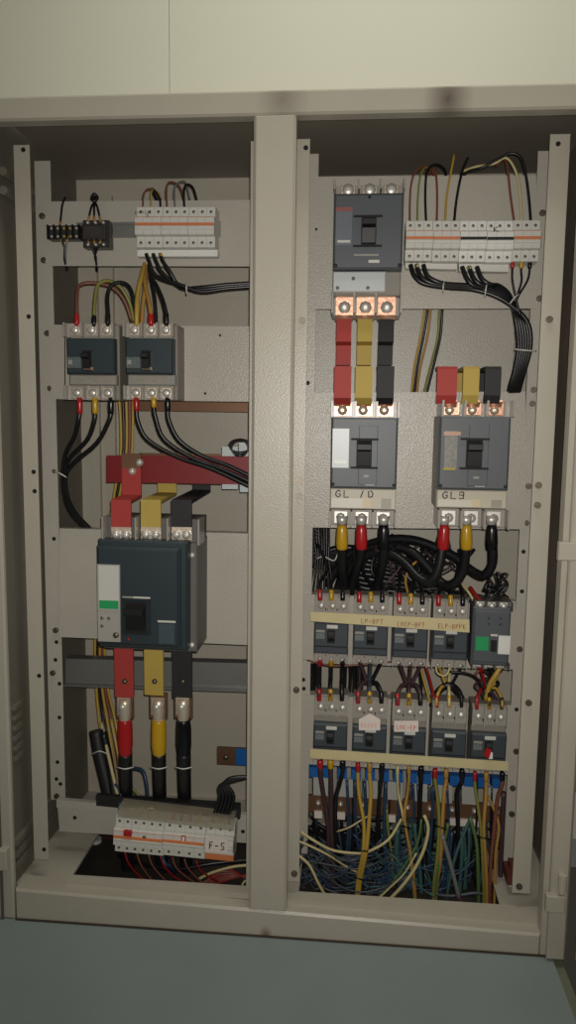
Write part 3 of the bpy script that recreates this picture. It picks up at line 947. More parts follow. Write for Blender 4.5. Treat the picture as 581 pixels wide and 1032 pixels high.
# terminal block and relay at the upper left
d = Dev((47.5, 226, 79, 240.5), .03)
tb = thing('terminal_block', 'flat black terminal block at the left end of the top plate', 'terminal block', d.loc)
MB().cbox(-d.W / 2, d.W / 2, -.022, 0, -d.H / 2, d.H / 2, .002).build('body', RELAY, tb)
for k in range(6):
    x = -d.W / 2 + d.W * (k + .0) / 5 - .001
    MB().box(x, x + .002, -.030, -.022, -d.H / 2, d.H / 2).build('divider', BLACKP, tb)
for k in range(5):
    for s in (-1, 1):
        hexscrew(tb, -d.W / 2 + d.W * (k + .5) / 5, -.022, s * d.H * .28, .003, YEL if k in (2, 3) else STEEL, 'terminal_screw', .004)
d = Dev((80, 219, 106.5, 247), .05)
tb2 = thing('relay_socket', 'square dark relay socket beside the black terminal block', 'relay', d.loc)
MB().cbox(-d.W / 2, d.W / 2, -.030, 0, -d.H / 2, d.H / 2, .002).build('body', RELAY, tb2)
MB().cbox(-d.W * .42, d.W * .42, -.050, -.03, -d.H * .26, d.H * .26, .004).build('relay', mat('smoky_relay', (70, 66, 64), .2, var=.3, vscale=90), tb2)
for s in (-1, 1):
    for k in range(3):
        hexscrew(tb2, (k - 1) * d.W * .3, -.03, s * d.H * .40, .0035, STEEL, 'terminal_screw', .004)

# --- lower rail of the left bay: hanging breakers
d = Dev((115.5, 823.5, 172, 863), .06, .14)
rt = R(2.4)
grp = 'breakers on the lower rail of the left bay'
big, dd = place_mcb((116, 825, 165, 861), ORANGE, WHITEP, 'wide white residual-current breaker with a red toggle on the lower rail', grp, rt, .135, 6)
MB().box(dd.x(127), dd.x(135), -.066, -.058, dd.z(838.5), dd.z(834)).build('red_toggle', BOOTR, big, label='red toggle')
hexscrew(big, dd.x(147), -.058, dd.z(840), .004, DSTEEL, 'test_button', .003)
mid_, dd = place_mcb((165.3, 829, 207, 864.5), ORANGE, WHITEP, 'white breaker with a red-outlined window, middle of the lower rail', grp, rt, .135, 4)
MB().box(dd.x(184), dd.x(188.5), -.0592, -.058, dd.z(849), dd.z(839)).build('red_outline', BOOTR, mid_, label='red outline')
MB().box(dd.x(185), dd.x(187.5), -.0598, -.058, dd.z(848), dd.z(840)).build('window', WHITEB, mid_)
MB().box(dd.x(193), dd.x(199), -.0592, -.058, dd.z(850.5), dd.z(847.5)).build('printed_line', INK, mid_)
f5, dd = place_mcb((207.4, 831.5, 236, 867), WHITEP, WHITEP, 'white breaker labelled F-5 at the right end of the lower rail', grp, rt, .135, 3)
lb = MB().box(dd.x(208.5), dd.x(231), -.0620, -.058, dd.z(855), dd.z(841)).build('paper_label', PAPER, f5, label='paper label reading F-5')
writing('F-5', lb, INK, dd.x(212.0), -.0625, dd.z(852.0), .0155, .0125, .0013, 'marker_writing', label='black marker writing')
MB().box(-dd.W / 2, dd.W / 2, -.0455, -.042, dd.z(867), dd.z(861.5)).build('orange_stripe', ORANGE, f5, label='orange stripe')
sh = pxquad([(118, 823.5), (236, 837.5), (236, 826), (120, 812.5)], .080, .002, 'terminal_shroud', mat('yellowed_clear_cover', (180, 170, 146), .25, alpha=.38), None)
for a_, b_ in (((120, 812.5), (236, 826)), ):
    u_, v_ = P(*a_, .080), P(*b_, .080)
    MB().quad([(u_.x, u_.z - .002), (v_.x, v_.z - .002), (v_.x, v_.z), (u_.x, u_.z)], .082, .115).build('shroud_top', MATS['yellowed_clear_cover'], sh)
tag(sh, 'yellowed clear cover on top of the lower rail breakers', 'cover')
dk = thing('cable_duct', 'black cable duct edge behind the lower rail breakers', 'duct', (0, 0, 0))
pxquad([(97, 812), (242, 826), (242, 812), (97, 802)], .125, .014, 'duct_wall', DUCT, dk)
pxquad([(97, 806), (242, 820), (242, 815), (97, 801)], .118, .006, 'duct_lip', DUCT, dk)

# ------------------------------------------------------------------ bars
def pxbar(name, cx, w, pts, m, label, cat='busbar', t=.006, group=None, root=None):
    """flat bar: pts are (py, Y); x from pixel cx at the first point's depth, width w pixels there"""
    Y0 = pts[0][1]
    x = P(cx, pts[0][0], Y0).x
    ww = w * S(Y0)
    b = MB().ribbon([(x, Y, P(cx, py, Y).z) for py, Y in pts], ww, t)
    o = b.build(name, m, root)
    if label:
        tag(o, label, cat, group)
    return o, x, ww


def zbar(cx, w, up, m, nm, words):
    """Z-shaped link: py 545 up to the busbars"""
    r = thing('link_bar', f'{nm} Z-shaped link bar {words}', 'busbar', (0, 0, 0), 0)
    Yl = .088
    x = P(cx, 520, Yl).x
    ww = w * S(Yl)
    zl, zj = P(cx, 531, Yl).z, P(cx, 505, Yl).z
    zu = P(cx, 492, up).z
    zt = P(cx, 480, up).z + .02
    MB().ribbon([(x, Yl, zl), (x, Yl, zj), (x, up, zj + .003), (x, up, zt)], ww, .006).build('sleeve', m, r)
    MB().ribbon([(x, Yl, zl + .001), (x, Yl, P(cx, 545, Yl).z)], ww * 1.0, .005).build('bare_end', TINNED, r)
    for s in (-1, 1):
        o = hexscrew(r, x + s * ww * .25, Yl - .003, P(cx, 538.5, Yl).z, .0095, STEEL, 'bolt', .009)
    return r, x, ww


r_, x_, w_ = zbar(122.5, 21, .165, RED, 'red', 'bolted to the front of the dark red busbar')
zt = P(137, 457, .165).z
MB().ribbon([(x_, .165, P(122, 480, .165).z + .018), (x_, .165, zt)], w_, .0062).build('bare_end', OLDCU, r_)
for px, py in ((141, 466), (133.5, 475)):
    q = P(px, py, .162)
    hexscrew(r_, q.x, .162, q.z, .0085, STEEL, 'bolt', .009)
zbar(152.5, 21, .225, YEL, 'yellow', 'between the red and black links above the biggest breaker')
zbar(183.5, 21, .290, BLK, 'black', 'at the right above the biggest breaker')
bb = pxquad([(107.5, 486), (262, 488.5), (262, 460), (107.5, 459)], .172, .006, 'busbar', DRED)
tag(bb, 'dark red sleeved horizontal busbar across the left bay', 'busbar')
for Y, m, lab, py in ((.232, OLDCU, 'dull copper busbar right behind the dark red busbar', 456.5), (.297, OLDCU, 'rearmost dull copper busbar in the left bay', 459)):
    o = pxquad([(140, py + 22), (262, py + 24), (262, py + 1.5), (140, py)], Y, .006, 'busbar', m)
    tag(o, lab, 'busbar')
# insulators behind the busbar end
ins = thing('busbar_insulator', 'pale blue-white busbar insulator at the right end of the dark red busbar', 'insulator', (0, 0, 0))
for c in ([(224, 464), (240, 464), (240, 450), (224, 450)], [(241, 464), (256, 464), (256, 446), (241, 446)], [(224, 493), (240, 493), (240, 486), (224, 486)], [(242, 496), (254, 496), (254, 486), (242, 486)]):
    pxquad(c, .185, .04, 'block', mat('pale_insulator', (196, 206, 204), .4), ins)
cw = MB()
for k in range(4):
    pts = []
    for a in range(0, 390, 30):
        t_ = R(a + k * 40)
        pts.append(P(242 + math.cos(t_) * (11 - k), 449 + math.sin(t_) * (6.5 + k * .6) + k, .178 - k * .003))
    cw.tube(pts, .0016, 5, 2)
tag(cw.build('wire_coil', CAB, None, True), 'small coil of thin black wire on the busbar insulator', 'wire')

# flexible bars between the two right bay breakers
for cx, w, m, nm in ((347.5, 15.5, RED, 'red'), (368.5, 15.5, YEL, 'yellow'), (390, 15.5, BLK, 'black')):
    r = thing('link_bar', f'{nm} stepped link bar between the highest breaker and the GL 10 breaker', 'busbar', (0, 0, 0))
    Ya = .128
    x = P(cx, 312, Ya).x
    ww = w * S(Ya)
    zz = lambda py, Y: P(cx, py, Y).z
    MB().ribbon([(x, .118, zz(322, .118)), (x, .112, zz(343, .112)), (x, .138, zz(347, .138)), (x, .138, zz(368, .138))], ww * .94, .007).build('upper_sleeve', m, r)
    MB().ribbon([(x, .136, zz(371, .136)), (x, .092, zz(371, .092)), (x, .092, zz(400, .092)), (x, .108, zz(406, .108))], ww * 1.06, .008).build('lower_sleeve', m, r)
    MB().ribbon([(x, .120, zz(323, .12)), (x, .126, zz(318, .126)), (x, .126, zz(299, .126))], ww * 1.1, .005).build('bare_end', COPPER, r)
    MB().ribbon([(x, .108, zz(404, .108)), (x, .122, zz(409, .122)), (x, .122, zz(419, .122))], ww * 1.05, .005).build('bare_end', COPPER, r)
    hexscrew(r, x, .1235, zz(310, .123), .0125, STEEL, 'bolt', .009)
    hexscrew(r, x, .1195, zz(413.5, .12), .0105, TINNED, 'bolt', .009)
# bars above GL 9
for cx, w, m, nm, yb_ in ((450.8, 19.5, RED, 'red', .13), (475, 15.5, YEL, 'yellow', .21), (497, 15.5, BLK, 'black', .21)):
    r = thing('link_bar', f'{nm} bent link bar above the GL 9 breaker', 'busbar', (0, 0, 0))
    x = P(cx, 385, .10).x
    ww = w * S(.10)
    zz = lambda py, Y: P(cx, py, Y).z
    zt = zz(371, .10)
    MB().ribbon([(x, yb_, zt), (x, .105, zt), (x, .100, zt - .004), (x, .100, zz(398, .10)), (x, .108, zz(406, .108))], ww, .007).build('sleeve', m, r)
    x = P({'red': 453, 'yellow': 475.8, 'black': 498}[nm], 414, .122).x
    MB().ribbon([(x, .108, zz(404, .108)), (x, .122, zz(410, .122)), (x, .122, zz(418, .122))], ww * (.7 if nm == 'red' else .9), .005).build('bare_end', COPPER, r)
    hexscrew(r, x, .1195, zz(413.5, .12), .0095, TINNED, 'bolt', .008)
    x = P(cx, 385, .10).x
    if nm != 'red':
        MB().ribbon([(x, .205, zt - .05), (x, .205, zt - .002)], ww, .006).build('rear_leg', m, r)

# bars under the biggest breaker with lugs, boots and feeder cables
for cx, w, m, bm, nm, yb, lugx in ((125.5, 20.5, RED, BOOTR, 'red', 702, 126), (155.5, 20.5, YEL, BOOTY, 'yellow', 700, 160), (184, 21, BLK, BOOTB, 'black', 703, 185)):
    r = thing('link_bar', f'{nm} sleeved link bar below the biggest breaker', 'busbar', (0, 0, 0))
    Y = .105
    x = P(cx, 680, Y).x
    ww = w * S(Y)
    zz = lambda py, YY=Y: P(cx, py, YY).z
    MB().ribbon([(x, Y, zz(650)), (x, Y, zz(yb))], ww, .007).build('sleeve', m, r)
    x2 = P(lugx, 715, Y).x
    MB().cbox(x2 - ww * .47, x2 + ww * .47, Y - .001, Y + .004, zz(724), zz(yb - 2), .001).build('bare_end', OLDCU, r)
    hexscrew(r, P(cx + 1, 686, Y).x, Y - .0035, zz(686), .006, DSTEEL, 'bolt', .006)
    x3 = P(lugx, 712, Y).x
    fc = thing('feeder_cable', f'thick black feeder cable with a {nm} boot below the biggest breaker', 'cable', (0, 0, 0), 0, 'feeder cables of the left bay')
    q = lambda px, py, YY=.098: P(px, py, YY)
    MB().tube([q(lugx, 704), q(lugx, 716), q(lugx, 726), q(lugx, 732)], [.0125, .0145, .012, .0105], 10, 2).build('lug', TINNED, fc, True)
    lw = 7.3 * S(.095)
    MB().cbox(x3 - lw, x3 + lw, .092, .0985, P(lugx, 722, .092).z, P(lugx, 704, .092).z, .003).build('lug_palm', TINNED, fc)
    hexscrew(fc, x3, .092, P(lugx, 712, .092).z, .009, STEEL, 'bolt', .010)
    MB().tube([q(lugx, 725), q(lugx + .3, 735), q(lugx + .3, 750), q(lugx + .6, 761)], [.0145, .0165, .0168, .0135], 12, 3).build('boot', bm, fc, True)
    MB().tube([q(lugx + .5, 758), q(lugx + 1, 790, .13), q(lugx + 2, 830, .19), q(lugx + 3, 880, .2), q(lugx + 4, 935, .2)], .0152, 12, 4).build('cable', CAB, fc, True)
    MB().tube([q(lugx - 8, 773, .10), q(lugx, 775, .088), q(lugx + 9, 773, .10)], .0014, 5, 3).build('cable_tie', TIE, fc, True)
# earth bar end with blue sleeve
eb = thing('earth_bar', 'short dull copper bar with a blue end, lower right of the left bay', 'busbar', (0, 0, 0))
pxquad([(219, 770), (258, 772), (258, 755), (219, 753)], .28, .006, 'bare_end', OLDCU, eb)
pxquad([(238, 771), (258, 772), (258, 756), (238, 754.5)], .278, .010, 'blue_sleeve', BLUEP, eb)
q = P(228, 763, .28)
hexscrew(eb, q.x, .28, q.z, .007, DSTEEL, 'bolt', .006)


# ------------------------------------------------------------------ wires
def wire(pts, rpx, m, label, group=None, name='wire', cat='wire', sleeve=None, sleeve2=None, n=7):
    """pts: (px, py, Y); sleeve: (material, radius factor, number of pixels from the first point)"""
    W = [P(*p) for p in pts]
    r = rpx * S(pts[0][2])
    if not sleeve and not sleeve2:
        return tag(MB().tube(W, r, n).build(name, m, None, True), label, cat, group)
    root = thing(name, label, cat, (0, 0, 0), 0, group)
    MB().tube(W, r, n).build('conductor', m, root, True)
    for sl, seq in ((sleeve, pts), (sleeve2, list(reversed(pts)))):
        if sl:
            a, b = P(*seq[0]), P(*seq[1])
            L = sl[2] * S(seq[0][2])
            dv = (b - a).normalized()
            MB().tube([a - dv * .001, a + dv * L * .3, a + dv * L * .8, a + dv * L], [r * sl[1] * .9, r * sl[1], r * sl[1], r * sl[1] * .75], 8, smooth=False).build('sleeve', sl[0], root, True)
    return root


G1 = 'control wires at the upper left blocks'
wire([(66, 199, .205), (63, 206, .18), (62, 214, .17), (60.5, 228, .166)], 1.1, CAB, 'black wire rising from the flat black terminal block', G1, sleeve2=(CABO, 1.1, 6))
wire([(68, 272, .205), (65, 262, .182), (65, 250, .172), (61, 239, .168)], 1.1, CAB, 'grey-black wire leaving the bottom left of the flat terminal block', G1, sleeve2=(CABO, 1.1, 6))
wire([(67, 272, .205), (66, 260, .18), (66.5, 250, .172), (68, 239, .168)], 1.0, CABG, 'grey wire leaving the bottom of the flat terminal block', G1, sleeve2=(CABO, 1.1, 6))
for k, (xa_, nm) in enumerate(((89, 'left'), (95, 'middle'), (101.5, 'right'))):
    wire([(95, 196, .21), (95.5, 203, .18), ((95 + xa_) / 2, 209, .17), (xa_, 223, .16)], 1.1, CAB, f'{nm} black wire of the fan above the square relay socket', G1, sleeve2=(CABO, 1.1, 7))
    wire([(98, 273, .21), (97, 264, .182), (96, 257, .172), (xa_, 243, .16)], 1.1, CAB, f'{nm} dark wire of the fan below the square relay socket', G1, sleeve2=(CABO, 1.1, 7))
tag(MB().tube([P(93, 199, .17), P(95, 196, .165), P(98, 199, .17), P(95, 203, .165), P(93, 199, .17)], .004, 6).build('wire_knot', CAB, None, True), 'knot of black wire over the square relay socket', 'wire')

G2 = 'jumper wires above the left bay miniature breakers'
YB = YD - .03
wire([(144, 212, YB), (145, 196, .16), (150, 190.5, .17), (158, 193, .19), (163, 203, .215)], .9, CABN, 'brown jumper, first from the left above the left bay miniature breakers', G2)
wire([(152, 212, YB), (152.4, 197, .16), (154, 191.5, .17), (160, 195, .195), (162, 204, .215)], .9, CABY, 'yellow jumper above the scribbled miniature breaker', G2)
wire([(162, 212, YB), (161, 200, .16), (156, 192.5, .172), (153, 191, .185), (160, 205, .215)], 1.1, CAB, 'black jumper at the right of the scribbled miniature breaker', G2)
wire([(168.6, 212, YB), (168, 190, .16), (172, 183.5, .168), (181, 188, .185), (186, 203, .215)], 1.0, CABN, 'brown jumper above the middle miniature breaker of the left bay', G2)
wire([(176.5, 212, YB), (176, 192, .16), (179, 185, .168), (187, 184, .185), (192, 203, .215)], .9, CABG, 'grey jumper above the middle miniature breaker of the left bay', G2)
wire([(186, 212, YB), (185.6, 192, .16), (189, 186, .168), (195, 190, .19), (199, 204, .215)], 1.2, CAB, 'black jumper looping right above the middle miniature breaker', G2)

G3 = 'black cables leaving the left bay upper rail'
for k, (xa_, nm) in enumerate(((147.5, 'left'), (154.5, 'middle'), (161.5, 'right'))):
    wire([(xa_, 256, .155), (xa_ + 3, 264, .15), (xa_ + 10, 278 - k * 2, .15), (180 + k, 288.5 + k * 1.5 - 2, .15 + .004 * k), (203, 294 - k * 2.2, .155), (228, 291 - k * 2, .16), (262, 288.5 - k * 1.8, .17)], 2.0, CAB,
         f'{nm} black cable below the left bay miniature breakers, sweeping to the mullion', G3, 'cable', 'cable', sleeve=((CABY, 1.05, 4) if k == 2 else None))
ct = MB().tube([P(188.5, 285, .15), P(188, 290, .138), P(188.5, 297, .15)], .0016, 5)
tag(ct.build('cable_tie', TIE, None, True), 'pale cable tie around the black cables below the left bay rail', 'cable tie')

G4 = 'supply wires above the left bay breaker pair'
wire([(77.5, 329, .125), (77.5, 316, .125), (77.8, 298, .135), (80, 288, .145), (92, 285, .155), (112, 289, .165), (125, 302, .175), (133, 324, .186)], 1.8, CABN, 'brown wire with a red sleeve at the left terminal of the left pair breaker', G4, sleeve=(BOOTR, 1.5, 13))
wire([(95, 329, .125), (95, 318, .125), (96.5, 296, .135), (100, 286, .14), (110, 283, .15), (122, 290, .165), (131, 306, .175), (135, 324, .186)], 1.8, GY, 'green-yellow wire with a black sleeve above the left pair breaker', G4, sleeve=(BOOTB, 1.4, 11))
wire([(109, 329, .125), (109, 315, .125), (108.5, 298, .135), (113, 287, .14), (124, 285, .15), (132, 292, .165), (136, 310, .18), (137, 324, .186)], 2.0, CAB, 'black wire at the right terminal of the left pair breaker', G4, sleeve=(BOOTB, 1.25, 14))
wire([(138, 329, .125), (138, 312, .125), (139, 296, .14), (143, 278, .16), (147, 262, .205)], 2.4, CABY, 'yellow cable into the left terminal of the right pair breaker', G4)
wire([(152.5, 329, .125), (152, 315, .125), (149.5, 300, .14), (146, 282, .165), (148, 262, .205)], 2.3, CABO, 'orange-yellow cable with a red sleeve at the right pair breaker', G4, sleeve=(BOOTR, 1.35, 13))
wire([(168, 329, .125), (167.5, 316, .125), (164, 302, .14), (158, 288, .155), (152, 278, .17), (150, 262, .205)], 2.2, CAB, 'black cable into the right terminal of the right pair breaker', G4, sleeve=(BOOTB, 1.25, 14))
wire([(143, 330, .165), (144, 310, .17), (147, 285, .18), (147, 262, .205)], 2.2, CABO, 'orange cable running down behind the right pair breaker supply', G4)
wire([(158, 330, .165), (156, 300, .17), (151, 275, .18), (149, 262, .205)], 1.8, CAB, 'black cable partly hidden behind the red-sleeved supply', G4)

G5 = 'cables below the left bay breaker pair'
for xa_, bm, nm, mid in ((80.5, BOOTR, 'red', [(79, 425, .125), (75, 440, .14), (66, 458, .16)]), (96, BOOTY, 'yellow', [(95, 425, .125), (88, 443, .14), (70, 462, .16)]), (112, BOOTB, 'black', [(110, 424, .125), (98, 446, .14), (75, 466, .16)])):
    k = {'red': 0, 'yellow': 1, 'black': 2}[nm]
    wire([(xa_, 401, .125), (xa_, 414, .125)] + mid + [(63.5 + k * 1.4, 480, .175), (65 + k * 1.6, 500, .185), (72 + k * 2, 517, .2), (88 + k * 2, 534, .22)], 2.4, CAB, f'black cable with a {nm} boot below the left pair breaker, bending left', G5, 'cable', 'cable', sleeve=(bm, 1.3, 17))
for xa_, bm, nm, mid in ((137.5, BOOTR, 'red', [(139, 424, .125), (149, 443, .13), (180, 461, .135), (215, 473, .135)]), (155, BOOTY, 'yellow', [(157, 421, .125), (166, 443, .13), (195, 462, .135), (225, 473, .135)]), (169, BOOTB, 'black', [(170.5, 424, .125), (181, 444, .13), (205, 460, .135), (232, 470, .135)])):
    k = {'red': 0, 'yellow': 1, 'black': 2}[nm]
    wire([(xa_, 401, .125), (xa_ + .3, 411, .125)] + mid + [(264, 496 - k * 5, .135)], 2.3, CAB, f'black cable with a {nm} boot below the right pair breaker, crossing the red busbar', G5, 'cable', 'cable', sleeve=(bm, 1.25, 14 if k != 1 else 10))
tag(MB().tube([P(54, 475, .19), P(60, 477, .16), P(67, 481, .165)], .0016, 5).build('cable_tie', TIE, None, True), 'white cable tie at the left inner post', 'cable tie')

G6 = 'yellow and black wires behind the left bay plates'
cols = [(CABY, 'yellow'), (CAB, 'black'), (CABY, 'yellow'), (CABN, 'brown'), (CABY, 'yellow')]
for k, (m, nm) in enumerate(cols):
    wire([(120 + k * 3.6, 398, .3), (122 + k * 3, 430, .3), (121.5 + k * 2.8, 460, .3), (115 + k * 2.8, 500, .3), (108 + k * 2.6, 540, .3), (100 + k * 2.2, 600, .3), (96 + k * 2.4, 650, .3), (97 + k * 2.8, 690, .3), (100 + k * 4, 725, .29), (106 + k * 4.5, 770, .26), (110 + k * 5, 830, .25)], 1.6, m,
         f'{nm} wire of the rear bundle running down behind the left bay plates', G6)
G7 = 'wiring at the lower left duct'
dt = thing('corrugated_conduit', 'black conduit leaning at the lower left of the left bay', 'conduit', (0, 0, 0))
MB().tube([P(97, 736, .22), P(101, 760, .21), (P(107, 785, .2)), P(113, 812, .19)], .0165, 10).build('sleeve', DUCT, dt, True)
MB().tube([P(104, 738, .215), P(110, 765, .205), P(117, 812, .18)], .010, 8).build('inner_cable', CAB, dt, True)
MB().tube([P(93, 760, .2), P(101, 757, .182), P(110, 761, .2)], .0015, 5).build('cable_tie', TIE, dt, True)
wire([(102, 728, .24), (108, 755, .2), (116, 790, .17), (121, 812, .16)], 1.8, CABC, 'cream cable slanting beside the black conduit', G7)
wire([(112, 725, .2), (117, 750, .18), (121, 770, .17), (124, 800, .16)], 1.6, CABY, 'yellow wire slanting beside the red-booted feeder', G7)
wire([(135, 774, .17), (144, 777, .16), (148, 792, .15), (149, 812, .15)], 1.9, CABB, 'blue wire curving between the red and yellow feeders', G7)
wire([(116, 790, .14), (122, 800, .13), (120, 815, .12), (123, 824, .11)], 1.3, CABB, 'short blue wire at the left end of the lower rail breakers', G7)
wire([(128, 770, .19), (131, 790, .18), (143, 806, .17), (146, 820, .16)], 1.3, GY, 'green-yellow wire behind the lower rail breakers', G7)
for k in range(5):
    wire([(262, 784 - k, .12), (240, 783 + k * .6, .115), (228 - k * 1.5, 788 + k, .11), (222 - k * 3.6 + 14, 803, .105), (216 - k * 3.6 + 14, 822, .10)], 2.0, CAB, 'black cable in the fan dropping to the lower rail from the mullion', 'black cables into the lower rail breakers', 'cable', 'cable')
for k, (px, m, nm) in enumerate(((127, CABC, 'cream'), (137, CABC, 'cream'), (146, CABC, 'cream'))):
    wire([(px, 824, .092), (px + 1, 817, .09), (px + 7, 814.5, .09), (px + 10, 818, .092), (px + 10, 826, .094)], .9, CABC, 'cream jumper loop on top of the residual-current breaker', 'cream jumpers on the lower rail', 'wire')
for k, (px, m, nm) in enumerate(((175, BOOTR, 'red'), (183, CAB, 'black'), (192, BOOTR, 'red'), (201, YEL, 'yellow'), (214, BOOTR, 'red'), (222, YEL, 'yellow'), (231, CAB, 'black'))):
    place = ['first', '', 'second', '', 'third', '', ''][k]
    wire([(px, 829 + (px - 175) * .1, .096), (px, 824 + (px - 175) * .1, .098), (px + 1, 817 + (px - 175) * .1, .114)], 1.5, m, {175: 'red sleeve end farthest left on the lower rail breakers', 183: 'black sleeve end between two red ones on the lower rail', 192: 'red sleeve end just right of the left black one, lower rail', 201: 'yellow sleeve end left of the F-5 breaker', 214: 'red sleeve end above the F-5 breaker', 222: 'yellow sleeve end above the F-5 breaker', 231: 'black sleeve end above the right edge of the F-5 breaker'}[px], 'sleeved wire ends on the lower rail')
for k in range(7):
    x = 126 + k * 12
    wire([(x, 858 + k * 1.5, .10), (x + 5, 872 + k, .10), (x + 25 + random.uniform(-4, 4), 888 + k % 3 * 3, .12), (195 + k * 3, 896 - k * 2, .14), (225 + k, 888 - k * 2, .15), (262, 878 + k * 3, .16)], 1.0, CABN if k % 3 else CABR,
         'thin red-brown wire hanging in a loop below the lower rail breakers', 'red-brown wires below the lower rail')
wire([(262, 872, .15), (238, 873, .13), (215, 879, .12), (200, 886, .12)], 1.5, CABC, 'cream wire in the loops below the F-5 breaker', G7)
wire([(262, 885, .12), (247, 888, .12), (243, 900, .12), (247, 912, .13)], 1.2, CABC, 'cream wire curling at the foot of the mullion, left bay', G7)
wire([(164, 862, .12), (166, 870, .11), (172, 873, .12), (176, 880, .16)], 2.2, CABB, 'blue-white cable stub below the lower rail breakers', G7)
wire([(262, 866, .2), (215, 870, .17), (180, 876, .16), (150, 872, .18), (120, 862, .24)], 2.4, CAB, 'black cable lying across behind the red-brown wires', G7, 'cable', 'cable')
ap = thing('pipe_stub', 'pale grey pipe stub standing in the left bay cable opening', 'pipe', (0, 0, 0))
MB().tube([P(98, 892, .3), P(97, 845, .3)], .013, 12, smooth=False).build('pipe', mat('grey_pvc', (176, 178, 172), .5), ap, True)
p0 = P(105, 880, .34); p1 = P(160, 880, .34)
tag(MB().box(p0.x, p1.x, .335, .345, ZB + .0021, P(105, 858, .34).z).build('ochre_board', OCHRE), 'ochre board standing under the left bay cable opening', 'board')
p0 = P(80, 880, .335); p1 = P(205, 880, .335)
tag(MB().box(p0.x, p1.x, .318, .328, ZB + .0021, P(105, 884, .33).z + .02).build('red_flat_bar', RUST), 'rusty red flat bar under the left bay cable opening', 'bar')

# right bay, top wires
G8 = 'wires above the right bay miniature breakers'
wire([(413.5, 226, YB), (413.5, 205, .165), (415, 185, .168), (420, 172, .18), (432, 168, .2), (440, 181, .225)], 1.0, CABN, 'brown wire first from the left above the right bay miniature breakers', G8)
wire([(421, 226, YB), (421.5, 200, .165), (424, 178, .168), (429, 169, .18), (438, 172, .205), (442, 184, .225)], 1.0, GY, 'yellow-green wire second from the left above the right bay breakers', G8)
wire([(430, 226, YB), (429, 200, .165), (430, 177, .168), (434, 168, .175), (442, 166, .185), (449, 172, .21), (451, 185, .225)], 1.2, CAB, 'black wire looping over the first orange-banded right bay breaker', G8)
wire([(440.5, 226, YB), (441, 200, .165), (440, 178, .17), (436, 169, .19), (432, 182, .225)], 1.1, CABN, 'red-brown wire above the second orange-banded right bay breaker', G8)
wire([(449, 226, YB), (450.5, 200, .165), (454, 178, .17), (457.5, 160, .18), (458, 156, .19)], 1.1, CABY, 'bright yellow wire reaching highest above the orange-banded breakers', G8)
wire([(458, 226, YB), (460, 205, .165), (464, 182, .168), (468, 168, .18), (472, 159, .19)], 1.3, CAB, 'black wire slanting up left of the black-banded breakers', G8)
wire([(463, 181, .2), (472, 173, .185), (486, 169, .17), (503, 160, .165), (516, 154.5, .162), (526, 160, .16), (531, 180, .16), (534, 205, .16), (535.5, 226, YB)], 1.3, CAB, 'long black wire arching over to the last right bay miniature breaker', G8)
wire([(466, 173, .2), (480, 168, .185), (498, 165, .17), (510, 159, .166), (519, 170, .162), (524, 190, .16), (526.5, 226, YB)], 1.2, CABC, 'cream wire arching over to the last right bay miniature breaker', G8)
wire([(500, 168, .2), (509, 161, .18), (512.5, 175, .165), (515, 198, .162), (519, 226, YB)], 1.1, CABN, 'brown wire dropping to the last right bay miniature breaker', G8)

G9 = 'black cables in the right bay bundle'
srcs = [(414, 270), (420, 270), (427, 270), (466, 272), (473, 272), (481, 272)]
for k, (sx_, sy_) in enumerate(srcs):
    o = k - 2.5
    if k < 3:
        pts = [(sx_, sy_ - 3, .158), (sx_ + 4, 278, .152), (sx_ + 14, 286 - k, .15), (452, 290 - k * 1.8, .152), (478, 292 - k * 1.8, .155)]
    else:
        pts = [(sx_, sy_ - 3, .158), (sx_ + 5, 281, .15), (sx_ + 14, 289 - (k - 3), .15)]
    pts += [(503 + o * .4, 294 - o * 2.2, .15 + .003 * k), (518 - o * 1.2, 306 - o * 2.5, .15 + .003 * k), (527 - o * 2.4, 327, .152 + .003 * k), (529 - o * 2.4, 350, .158 + .003 * k), (524 - o * 2, 374, .17 + .002 * k), (519 - o * 2, 392, .19), (517 - o * 1.6, 410, .215)]
    wire(pts, 2.4, CAB, 'black cable in the thick bundle bending down at the right inner post', G9, 'cable', 'cable', sleeve=((CABC, 1.0, 4) if k in (1, 4) else None))
for xa_, bm, nm in ((517, BOOTR, 'red'), (526, BOOTY, 'yellow'), (534.5, BOOTB, 'black')):
    wire([(xa_, 262, .15), (xa_ - .3, 273, .15), (xa_ - 3 if nm == 'black' else xa_, 284, .148), (521, 303, .148), (525, 318, .146)], 1.1, CAB, f'thin black wire with a {nm} ferrule under the last right bay miniature breaker', 'ferruled wires', sleeve=(bm, 1.9, 8))
for (a, b, c_), lab in (((448, 284), (447, 289.5), (447, 295)), 'below the first orange-banded breakers'), (((491, 286), (490, 292), (489, 299)), 'where the two cable groups meet'), (((524, 296), (519, 300), (513, 308)), 'at the bend of the black bundle'), (((519, 352), (529, 353), (541, 354)), 'highest above GL 9 bars'):
    tag(MB().tube([P(*a, .15), P(*b, .138), P(*c_, .15)], .0016, 5).build('cable_tie', TIE, None, True), f'pale cable tie on the right bay bundle, {lab}', 'cable tie', 'cable ties of the right bay bundle')
G10 = 'wires on the rear plate between the right bay breakers'
for k, (m, nm, xs) in enumerate(((CABY, 'yellow', (428, 424, 418, 414.5)), (CAB, 'black', (431, 427, 421, 417)), (CABO, 'orange', (434, 431, 424, 419.5)), (GY, 'olive', (443, 441.5, 434, 426)), (CAB, 'thin black', (446, 444, 437, 429)))):
    wire([(xs[0] + 1, 300, .31), (xs[0], 315, .31), (xs[1], 340, .315), (xs[2], 370, .315), (xs[3], 402, .31)], 1.3, m, f'{nm} wire running down the rear plate, ' + ('left strand group' if k < 3 else 'right strand group'), G10)

